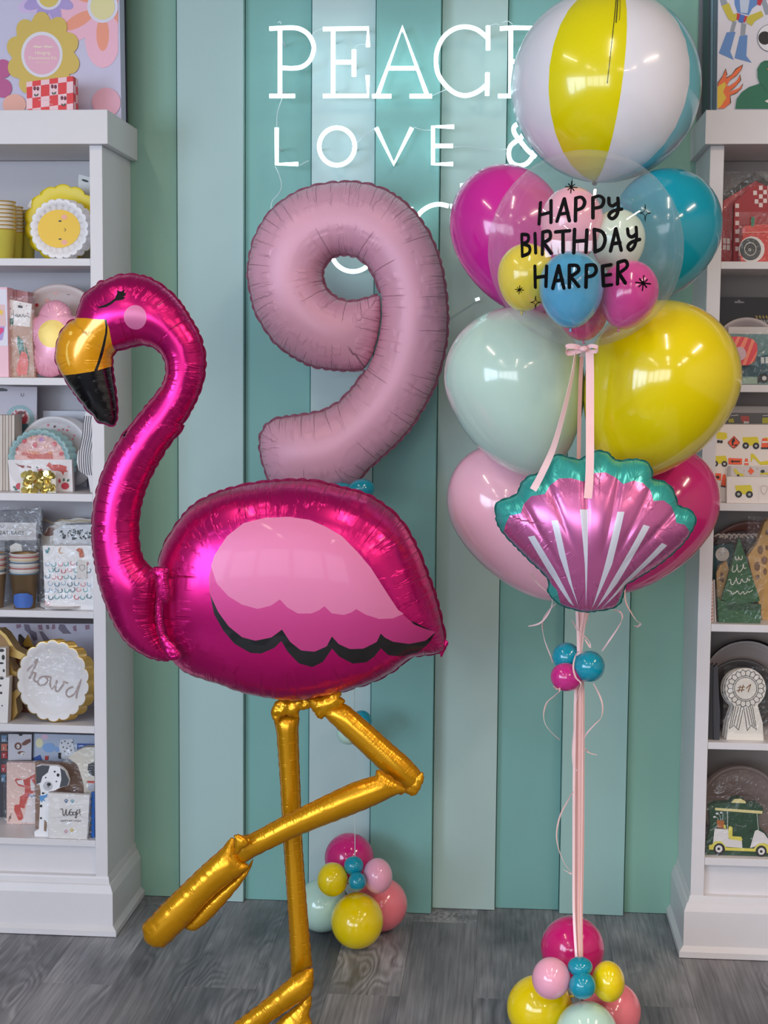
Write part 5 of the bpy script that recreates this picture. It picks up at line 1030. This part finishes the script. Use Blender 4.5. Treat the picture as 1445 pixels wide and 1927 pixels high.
# --- top of the right bookcase
BLU = (96, 140, 200)
item('R', -1, 'toy_print_box', 'white box printed with a blue toy robot, flames and a green dinosaur', 'box', Z5('250,-300 700,-300 700,760 236,760'), .05, .04, (226, 222, 232),
     [((150, 158, 170), [Z5('347,145 375,152 355,226 325,226'), Z5('405,160 442,165 432,252 400,254'), Z5('255,-10 290,-22 312,22 268,42'), Z5('545,10 575,-12 600,60 600,100 575,105')]), (BLU, [Z5('305,225 367,222 330,360 355,418 250,370'), Z5('395,252 450,243 442,390 480,438 360,405'), Z5('355,-200 520,-200 520,30 482,60 460,105 380,88 360,30')]), ((196, 206, 226), [Z5('380,-200 495,-200 450,92 402,88')]), ((200, 44, 60), [Z5('370,92 400,95 395,145 372,135'), Z5('430,110 452,112 432,158 412,150'), Z5('520,-10 560,-10 540,40 516,30')]), ((70, 110, 190), [Z5('398,98 432,108 418,160 386,152')]),
      ((206, 190, 60), [Z5('270,42 320,20 350,95 378,97 372,140 345,152 315,130'), Z5('445,120 470,105 545,75 562,110 497,150 480,180 443,158')]), ((30, 30, 34), [ell(1285+605/3.706, 265/3.706, 23.5, 25.5, 40)]), ((236, 234, 240), [ell(1285+605/3.706, 265/3.706, 22.7, 24.7, 40)]), ((24, 24, 28), [ell(1285+570/3.706, 265/3.706, 12, 12.6)]),
      ((70, 34, 24), [[(a+(.5 if i % 2 else -.5), b-.6) for i, (a, b) in enumerate(Z5('243,580 275,530 300,477 307,520 300,545 340,520 370,480 418,450 408,490 370,532 330,562 300,600 330,600 380,560 400,518 404,560 372,602 340,628 310,648 370,628 400,612 419,580 412,618 370,654 333,668 334,720 290,758 240,758'))]]),
      ((242, 112, 60), [Z5('245,582 276,535 299,486 303,522 302,548 342,522 372,484 412,456 403,490 368,528 328,558 304,598 332,598 378,558 397,526 399,560 368,598 338,624 316,642 368,624 398,609 413,588 408,614 368,648 328,664 328,720 288,756 242,756')]), ((232, 196, 60), [Z5('240,605 290,572 302,592 280,640 302,682 265,740 240,757')]),
      ((24, 112, 84), [Z5('365,758 375,690 410,642 460,607 535,582 520,540 518,480 543,437 570,422 660,420 700,500 700,758')]), ((12, 70, 54), [('s', .8, Z5('560,430 575,436 590,428')), ('s', .8, Z5('535,582 560,600 580,640'))]), ((240, 130, 60), [Z5('585,480 600,478 640,500 600,496')]), ((230, 226, 220), [Z5('570,705 600,690 640,700 600,722')])])
g = 'wrapped flat packs beside the toy box'
for i, (x0, x1, dd, c) in enumerate(((236, 212, .0, (70, 98, 112)), (210, 196, .0, (128, 160, 172)), (192, 176, .0, (44, 56, 66)))):
    item('R', -1, 'flat_pack', ('blue grey', 'pale steel blue', 'near black')[i]+' flat pack standing on edge left of the toy print box', 'packet', Z5('%d,-300 %d,-300 %d,760 %d,760' % (x1+6, x0+12, x0, x1)), .06+.02*i, .12, c, group=g)
item('R', -1, 'grey_display_panel', 'grey panel at the wall beside the right bookcase top', 'panel', Z5('118,-300 184,-300 172,790 96,850'), .27, .006, (112, 118, 122))
# --- right bay 1
RED = (178, 36, 44)
item('R', 0, 'barn_plate_pack', 'red barn shaped plates with a dark glittery roof', 'paper plates', Z5('265,1820 278,1450 285,1400 500,1215 720,1400 740,1820'), .13, .04, RED, [((44, 38, 36), [Z5('280,1400 285,1355 500,1205 560,1240 700,1360 700,1400 560,1285 505,1262')]), ((226, 210, 205), [Z5('415,1370 442,1370 440,1410 413,1412'), Z5('447,1370 468,1372 466,1415 446,1412'), Z5('280,1660 300,1662 300,1700 280,1698'), Z5('306,1662 328,1664 328,1702 306,1700'), Z5('280,1706 300,1708 298,1742 278,1740'), Z5('306,1708 328,1710 326,1745 304,1744')]), ((120, 20, 30), [('s', 2, Z5('425,1375 468,1378')), ('s', 3, Z5('350,1435 345,1820'))])], wrap=True)
item('R', 0, 'checked_bag_pack', 'red and white checked bags behind the tractor plate', 'bags', Z5('360,1410 480,1300 700,1290 700,1822 352,1822'), .09, .02, (160, 36, 44), [((224, 206, 204), [Z5('%d,%d %d,%d %d,%d %d,%d' % (x, y, x+26, y, x+26, y+30, x, y+30)) for x, y in [(530, 1295), (560, 1325), (530, 1355), (490, 1330), (560, 1385), (530, 1415), (590, 1295), (590, 1355), (500, 1390), (365, 1420), (365, 1480), (365, 1540), (365, 1600), (365, 1660), (365, 1720)]])])
item('R', 0, 'tractor_plate_pack', 'red tractor shaped plates with a big dark wheel', 'paper plates', Z5('405,1822 398,1740 405,1690 418,1660 415,1600 425,1578 475,1570 478,1512 500,1512 500,1568 590,1565 700,1500 720,1822'), .03, .03, (214, 52, 44), [((46, 130, 96), [Z5('476,1512 500,1512 497,1578 475,1578')]), ((232, 224, 220), [ell(1285+480/3.706, 1740/3.706, 24, 24.5, 30)]), ((214, 52, 44), [Z5('415,1760 398,1740 405,1822 420,1822')]), ((56, 58, 58), [ell(1285+470/3.706, 1738/3.706, 20, 21, 36)]), ((220, 216, 210), [ell(1285+470/3.706, 1737/3.706, 11.4, 12.6, 30)]), ((60, 62, 62), [ell(1285+470/3.706, 1737/3.706, 10.3, 11.4, 30)]), ((216, 212, 206), [ell(1285+466/3.706, 1742/3.706, 2.6)]), ((56, 58, 58), [ell(1285+466/3.706, 1742/3.706, 1.4)]), ((240, 150, 120), [('s', 1.2, Z5('420,1622 590,1618'))])], wrap=True)
# --- right bay 2
item('R', 1, 'black_hang_pack', 'black hang pack with hazard stripes at the top of the second right shelf', 'packet', Z6('250,305 700,308 700,935 250,935'), .20, .01, (38, 36, 36), [((150, 146, 146), [Z6('370,336 398,334 400,324 412,324 416,334 448,340 440,348 375,348')]), ((180, 150, 70), [Z6('%d,440 %d,438 %d,460 %d,460' % (x, x+12, x+20, x+8)) for x in range(525, 700, 24)]), ((214, 210, 206), [('t', 'PARTY', 1445, 608, 7)])])
plates('R', 1, 'pale round plates standing under the black hang pack', 1385, 655, 58, .14, 3, None, (178, 168, 170), (160, 150, 152), .8, shift=(1, 1))
item('R', 1, 'truck_napkin_packet', 'teal napkin packet printed with a dark train engine and windows', 'napkins', Z6('330,570 700,575 700,938 330,938'), .05, .02, (98, 134, 134), [((24, 74, 86), [Z6('540,735 640,720 700,720 700,880 420,880 410,800 530,800')]), ((206, 212, 212), [Z6('565,740 590,740 590,785 565,785'), Z6('598,738 625,738 625,785 598,785')]), ((24, 28, 34), [ell(1285+585/3.854, 480+893/3.854, 11, 9), ell(1285+545/3.854, 480+905/3.854, 7, 6)]), ((210, 210, 214), [ell(1285+590/3.854, 480+893/3.854, 4.2)]), ((150, 176, 160), [Z6('410,890 540,885 540,935 410,935')])], wrap=True)
st = [Z6('%d,590 %d,590 %d,800 %d,800' % (x, x+22, x-60+22, x-60)) for x in ()]
item('R', 1, 'rocket_plate_pack', 'coral and red striped rocket body plates behind the yellow balloon', 'paper plates', Z6('300,600 380,590 455,595 510,612 538,650 540,700 520,770 470,800 400,800 360,935 300,935'), .025, .012, (222, 72, 80), [((240, 136, 110), [Z6('395,592 420,590 360,720 350,690'), Z6('450,595 475,598 400,780 385,750 395,700'), Z6('500,608 520,622 455,795 430,798'), Z6('540,690 535,720 500,785 480,796')]), ((206, 170, 180), [ell(1285+412/3.854, 480+715/3.854, 12, 13)])])
item('R', 1, 'white_tray_rim', 'white card strip across the second right shelf', 'card', Z6('330,520 700,522 700,575 700,937 330,937'), .10, .01, (206, 198, 196))
# --- right bay 3
truck = lambda x, y, s_: ([Z6('%f,%f %f,%f %f,%f %f,%f %f,%f %f,%f' % (x-60*s_, y-18*s_, x+50*s_, y-22*s_, x+62*s_, y+18*s_, x+55*s_, y+45*s_, x-40*s_, y+40*s_, x-55*s_, y+10*s_))], [ell(1285+(x-35*s_)/3.854, 480+(y+42*s_)/3.854, 6.2*s_), ell(1285+(x+40*s_)/3.854, 480+(y+44*s_)/3.854, 6.2*s_)])
yl, bk, hb = [], [], []
for x, y, s_ in ((490, 1340, 1.), (265, 1475, .9), (640, 1340, .9)):
    a, b = truck(x, y, s_); yl += a; bk += b; hb += [ell(sum(p[0] for p in e)/len(e), sum(p[1] for p in e)/len(e), 2.4) for e in b]
yl += [Z6('240,1290 265,1282 318,1290 322,1325 300,1340 238,1330'), Z6('492,1440 510,1440 545,1480 560,1500 620,1490 640,1520 560,1522 530,1490 505,1470 500,1500 492,1500')]; bk += [ell(1285+258/3.854, 480+1352/3.854, 3), ell(1285+278/3.854, 480+1354/3.854, 3)]
org = [Z6('370,1310 416,1360 370,1406 322,1360'), Z6('330,1472 430,1476 427,1520 330,1516'), Z6('215,1580 278,1585 276,1636 215,1620'), Z6('575,1330 612,1330 617,1398 568,1398'), Z6('452,1475 468,1475 478,1522 445,1522'), Z6('290,1590 310,1590 318,1680 275,1672')]
ink = [Z6('362,1330 374,1328 378,1350 366,1360 366,1382 356,1382 352,1350'), Z6('370,1378 392,1370 392,1382 372,1386'), Z6('345,1496 362,1484 362,1492 415,1492 415,1502 362,1502 362,1510'), Z6('222,1602 250,1604 250,1594 268,1612 250,1626 250,1616 222,1612'), ('s', .9, Z6('370,1318 408,1360 370,1398 330,1360 370,1318')), Z6('566,1395 620,1395 620,1406 566,1406'), Z6('275,1670 318,1678 318,1686 275,1680')]
item('R', 2, 'construction_print_box', 'cream box printed with diggers, dump trucks, cones and road signs', 'box', Z6('215,1228 700,1232 700,1812 222,1812'), .05, .03, (232, 222, 216), [((222, 204, 40), yl), ((46, 44, 46), bk), ((190, 186, 184), hb), ((240, 96, 56), org), ((30, 28, 30), ink), ((236, 230, 226), [Z6('575,1350 614,1350 615,1362 573,1362'), Z6('448,1500 474,1500 476,1508 446,1508')])])
item('R', 2, 'small_toys_tray', 'clear topped tray of small toys behind the construction print box', 'tray', Z6('200,1095 700,1098 700,1140 700,1812 200,1812'), .13, .05, (190, 182, 178), [((110, 106, 104), [Z6('200,1143 700,1146 700,1222 200,1222')]), ((206, 90, 80), [Z6('420,1165 480,1168 480,1215 440,1220 420,1195')]), ((206, 196, 60), [Z6('330,1190 365,1185 372,1215 330,1215'), Z6('575,1180 610,1178 640,1190 640,1220 575,1220')]), ((230, 226, 224), [('s', 1.4, Z6('350,1165 400,1160')), ('s', 1.4, Z6('580,1165 640,1160')), Z6('440,1205 480,1208 478,1220 442,1222')])])
a, b = truck(440, 1690, 1.05)
item('R', 2, 'napkin_packet', 'white napkin packet with one yellow dump truck before the construction box', 'napkins', Z6('318,1608 700,1612 700,1808 318,1806'), .012, .02, (234, 226, 222), [((222, 208, 60), a), ((46, 46, 50), b), ((180, 178, 180), [ell(1285+403/3.854, 480+1734/3.854, 2.8), ell(1285+482/3.854, 480+1736/3.854, 2.8)]), ((196, 176, 166), [('s', 1, Z6('565,1680 585,1672 610,1680 607,1710 587,1735 567,1710 565,1680'))]), ((216, 208, 204), [('s', .6, Z6('550,1670 550,1806'))])])
item('R', 2, 'digger_strip_pack', 'grey edged strip pack with diggers on grey, behind the dump truck napkins', 'packet', Z6('328,1530 700,1536 700,1806 328,1806'), .038, .006, (206, 198, 198), [((170, 164, 166), [Z6('328,1530 348,1530 348,1608 328,1608')]), ((210, 196, 60), [Z6('365,1550 385,1552 410,1580 445,1590 440,1604 395,1600 375,1575'), Z6('560,1580 640,1575 640,1592 558,1592')]), ((240, 96, 56), [Z6('494,1543 518,1568 494,1592 470,1567')]), ((50, 60, 66), [ell(1389, 895, 2, 3), ell(1435, 887, 4, 3)]), ((180, 110, 90), [ell(1412, 880, 1), ell(1400, 886, .8), ell(1425, 882, .8)])]) 
# --- right bay 4
plates('R', 3, 'rust brown round plates at the back of the fourth right shelf', 1285+430/4.0125, 1036, 56, .20, 3, None, (128, 82, 72), (120, 76, 66), .8, shift=(1, 1))
zs = [('s', 3.2, Z7('%d,%d %d,%d %d,%d' % (x, 300-abs(x-350)*.2, x+30, 262, x+60, 285))) for x in range(240, 560, 38)]
item('R', 3, 'zebra_plate_pack', 'brown and cream zebra striped plates behind the fir tree shape', 'paper plates', Z7('235,330 330,250 460,235 540,270 560,340 560,925 235,925'), .17, .015, (62, 36, 34), [((200, 180, 168), zs)])
item('R', 3, 'giraffe_plate_pack', 'tan giraffe shaped plates with brown patches, right of the fir tree', 'paper plates', Z7('490,430 560,330 590,250 615,180 640,150 720,150 720,920 600,920 520,560'), .09, .035, (206, 160, 86), [((126, 84, 44), dots([(585, 380, 22, 34), (560, 505, 22, 36), (615, 460, 24, 30), (565, 583, 17, 17), (620, 545, 14, 26), (635, 250, 14, 20), (625, 385, 10, 20)], 4.0125, 940) if 0 else [ell(1285+a/4.0125, 940+b_/4.0125, c/4.0125, d_/4.0125, 14) for a, b_, c, d_ in ((585, 380, 22, 34), (560, 505, 22, 36), (615, 460, 24, 30), (565, 583, 17, 17), (620, 545, 14, 26), (635, 250, 14, 20), (632, 365, 10, 20))])], wrap=True)
item('R', 3, 'teal_cup_pack', 'dark teal pack with a round white sticker, left of the fir tree', 'paper cups', Z7('228,350 380,330 390,500 300,560 250,560 240,925 228,925'), .14, .02, (22, 62, 66), [((214, 204, 196), [ell(1285+297/4.0125, 940+414/4.0125, 13, 13)]), ((150, 140, 132), [('s', .6, Z7('270,405 322,402')), ('s', .6, Z7('275,420 318,418'))])])
item('R', 3, 'small_giraffe_pack', 'small tan spotted pack half hidden left of the fir tree', 'paper plates', Z7('255,560 280,500 330,465 345,520 345,925 262,925'), .07, .02, (196, 154, 92), [((120, 76, 48), [ell(1285+292/4.0125, 940+565/4.0125, 3, 4), ell(1285+300/4.0125, 940+610/4.0125, 3, 4), ell(1285+282/4.0125, 940+600/4.0125, 2, 3)])])
tr = [('s', 1.3, Z7(t)) for t in ('395,430 398,450 415,455 420,435 430,452 445,450 448,425', '378,500 372,535 385,548 405,525 408,490 412,530 425,548 450,520 455,488 462,520 478,515', '345,605 360,605 362,635 378,642 400,605 402,590 410,625 430,635 445,600 455,620 480,622 488,595 500,615 505,600', '335,685 362,695 372,715 400,700 412,690 430,715 455,695 465,715 490,695 500,700 525,685')]
item('R', 3, 'fir_tree_plate_pack', 'dark green fir tree shaped plates with white scribbled branches', 'paper plates', Z7('425,285 580,755 575,770 480,778 590,800 585,925 270,925 262,735 290,765 345,768 292,758'), .03, .02, (42, 92, 50), [((222, 220, 210), tr), ((34, 74, 42), [Z7('330,780 590,790 590,840 330,830')])], wrap=True)
item('R', 3, 'striped_straw_pack', 'upright pack of red and white striped straws by the bookcase side', 'straws', Z7('205,630 240,605 250,925 202,940'), .035, .012, (222, 206, 200), [((200, 84, 60), [Z7('%f,%d %f,%d %f,%d %f,%d' % (205, y, 224, y-14, 224, y-2, 205, y+12)) for y in range(650, 930, 26)]), ((60, 60, 64), [('s', 1, Z7('232,620 236,925'))])])
item('R', 3, 'terracotta_box', 'terracotta and white box at the right photo edge, fourth shelf', 'box', Z7('605,740 628,600 720,560 720,845 605,842'), .02, .02, (206, 100, 66), [((232, 224, 216), [('s', 1.6, Z7('600,735 660,735')), ('s', 1.6, Z7('640,560 600,735')), ('s', 1.6, Z7('605,840 720,843'))])]) if 0 else None
# --- right bay 5
plates('R', 4, 'large pale round plates standing behind the award rosette plates', 1285+425/4.0125, 940+1300/4.0125, 60, .19, 4, None, (170, 160, 158), (160, 150, 148), .84, shift=(1.2, 1.2), edge=(40, 38, 38))
plates('R', 4, 'dark grey round plates between pale plates and rosette', 1285+440/4.0125, 940+1440/4.0125, 58, .13, 4, None, (84, 80, 80), (60, 58, 58), .84, shift=(.6, 1.2))
cxr, cyr = 1285+473/4.0125, 940+1427/4.0125
def rosette_outline():
    o_ = scal(cxr, cyr, 38.5, 20, .05); return o_
ro = [(cxr+38*math.cos(a), cyr+38*math.sin(a)) for a in np.linspace(2.25, 2*PI+.9, 40)]+Z7('565,1560 600,1680 612,1745 560,1760 500,1762 440,1762 380,1760 330,1740 345,1680 385,1560')
lines = [('s', 1.1, [(cxr+24*math.cos(a), cyr+24*math.sin(a)), (cxr+33*math.cos(a), cyr+33*math.sin(a))]) for a in np.linspace(0, 2*PI, 20, endpoint=False)]
scl = [('s', 1.1, [(cxr+(33+(2.5 if k % 2 else -1))*math.cos(a), cyr+(33+(2.5 if k % 2 else -1))*math.sin(a)) for k, a in enumerate(np.linspace(0, 2*PI, 41))])]
ring_ = [('s', 1.1, [(cxr+r_*math.cos(a), cyr+r_*math.sin(a)) for a in np.linspace(0, 2*PI, 30)]) for r_ in (24, 21)]
tails = [('s', 1.1, Z7(t)) for t in ('385,1560 350,1730', '350,1730 385,1705', '385,1705 420,1740', '420,1740 460,1560', '400,1560 368,1708', '420,1565 385,1700', '440,1562 405,1715', '460,1570 485,1745', '485,1745 515,1705', '515,1705 555,1738', '555,1738 525,1560', '478,1570 505,1708', '495,1565 525,1705', '510,1560 540,1715')]
g = 'award rosette plates on the fifth right shelf'
for k, (dx, dd) in enumerate(((-9, .075), (-5, .055))):
    item('R', 4, 'rosette_plate', ('rearmost' if k == 0 else 'middle')+' plain cream rosette plate peeking out left behind the #1 plate', 'paper plate', [(a+dx, b) for a, b in ro], dd, .008, (206, 198, 188), [((60, 56, 52), [('s', 1.1, [(cxr+dx+(33+(2.5 if q_ % 2 else -1))*math.cos(a), cyr+(33+(2.5 if q_ % 2 else -1))*math.sin(a)) for q_, a in enumerate(np.linspace(2, 4.4, 14))])])], group=g)
item('R', 4, 'rosette_plate', 'front award rosette plate in cream and black reading #1', 'paper plate', ro, .035, .008, (232, 226, 216), [((44, 40, 38), lines+scl+ring_+tails), ((132, 92, 48), [('s', 1.7, Z7(t)) for t in ('432,1405 420,1455', '455,1400 442,1452', '412,1420 465,1415', '408,1442 462,1437', '478,1425 505,1400', '512,1396 492,1452')])], wrap=True, group=g)
g = 'dark grey folded umbrellas at the left of the fifth right shelf'
item('R', 4, 'dark_utensil_bundle', 'tall dark grey bundle against the bookcase side, fifth right shelf', 'utensils', Z7('198,1260 230,1240 232,1500 228,1830 186,1830 188,1500'), .035, .02, (52, 52, 58))
item('R', 4, 'dark_utensil_bundle', 'dark grey bundle between the tall bundle and the rosette plates', 'utensils', Z7('232,1270 262,1240 272,1500 280,1600 275,1828 232,1828 228,1500'), .03, .02, (62, 62, 68))
# --- right bay 6
plates('R', 5, 'large taupe round plates standing behind the golf cart plates', 1245+590/4.38, 1380+560/4.38, 66, .15, 4, None, (140, 122, 116), (134, 116, 110), .86, shift=(-1, 1.2), wrap=True)
gcart = Z8('385,600 430,578 560,575 580,545 630,535 680,550 695,575 790,580 835,620 838,655 800,680 805,780 876,850 900,1000 860,1018 780,1000 520,985 470,1012 400,1010 362,990 372,900 400,760')
Wh = (228, 224, 224); Yl = (226, 214, 90)
item('R', 5, 'golf_cart_plate_pack', 'dark green plates showing a white and yellow golf cart', 'paper plates', gcart, .03, .03, (22, 66, 40),
     [((226, 214, 150), [Z8('440,613 832,640 828,664 440,634'), Z8('572,572 600,542 650,538 690,560 694,577')]), ((190, 196, 190), [('s', 1.2, Z8('543,640 543,790')), ('s', 1.2, Z8('785,665 797,795')), ('s', .8, Z8('470,715 450,690 425,692')), ('s', .8, Z8('485,712 475,670 445,660')), ('s', .8, Z8('500,712 505,665 485,652'))]), ((216, 212, 214), [ell(1245+435/4.38, 1380+689/4.38, 2.6, 1.8), ell(1245+457/4.38, 1380+662/4.38, 2.6, 1.8), ell(1245+490/4.38, 1380+654/4.38, 2.6, 1.8)]), ((176, 104, 52), [Z8('452,715 515,720 520,785 460,778')]),
      (Wh, [Z8('437,785 550,792 553,870 660,878 665,945 530,935 420,920'), Z8('768,805 790,795 845,825 876,870 890,920 800,910 765,935 728,945')]), (Yl, [Z8('510,755 525,755 530,790 550,792 553,768 570,765 585,780 582,848 655,852 665,875 660,888 560,872 550,850 548,792 512,780'), Z8('388,925 415,915 440,890 490,890 520,925 530,940 760,950 780,925 800,908 850,905 900,935 900,990 780,975 520,965 430,960 390,958')]),
      ((20, 22, 24), [ell(1245+474/4.38, 1380+955/4.38, 10.8, 11.2, 30), ell(1245+820/4.38, 1380+972/4.38, 10.5, 10.8, 30), ('s', 1.2, Z8('725,815 748,790'))]), (Wh, [ell(1245+472/4.38, 1380+952/4.38, 6.6, 6.8, 24), ell(1245+822/4.38, 1380+972/4.38, 6.4, 6.6, 24)]), ((20, 22, 24), [ell(1245+470/4.38, 1380+952/4.38, 2.6), ell(1245+820/4.38, 1380+974/4.38, 2.6)])], wrap=True)
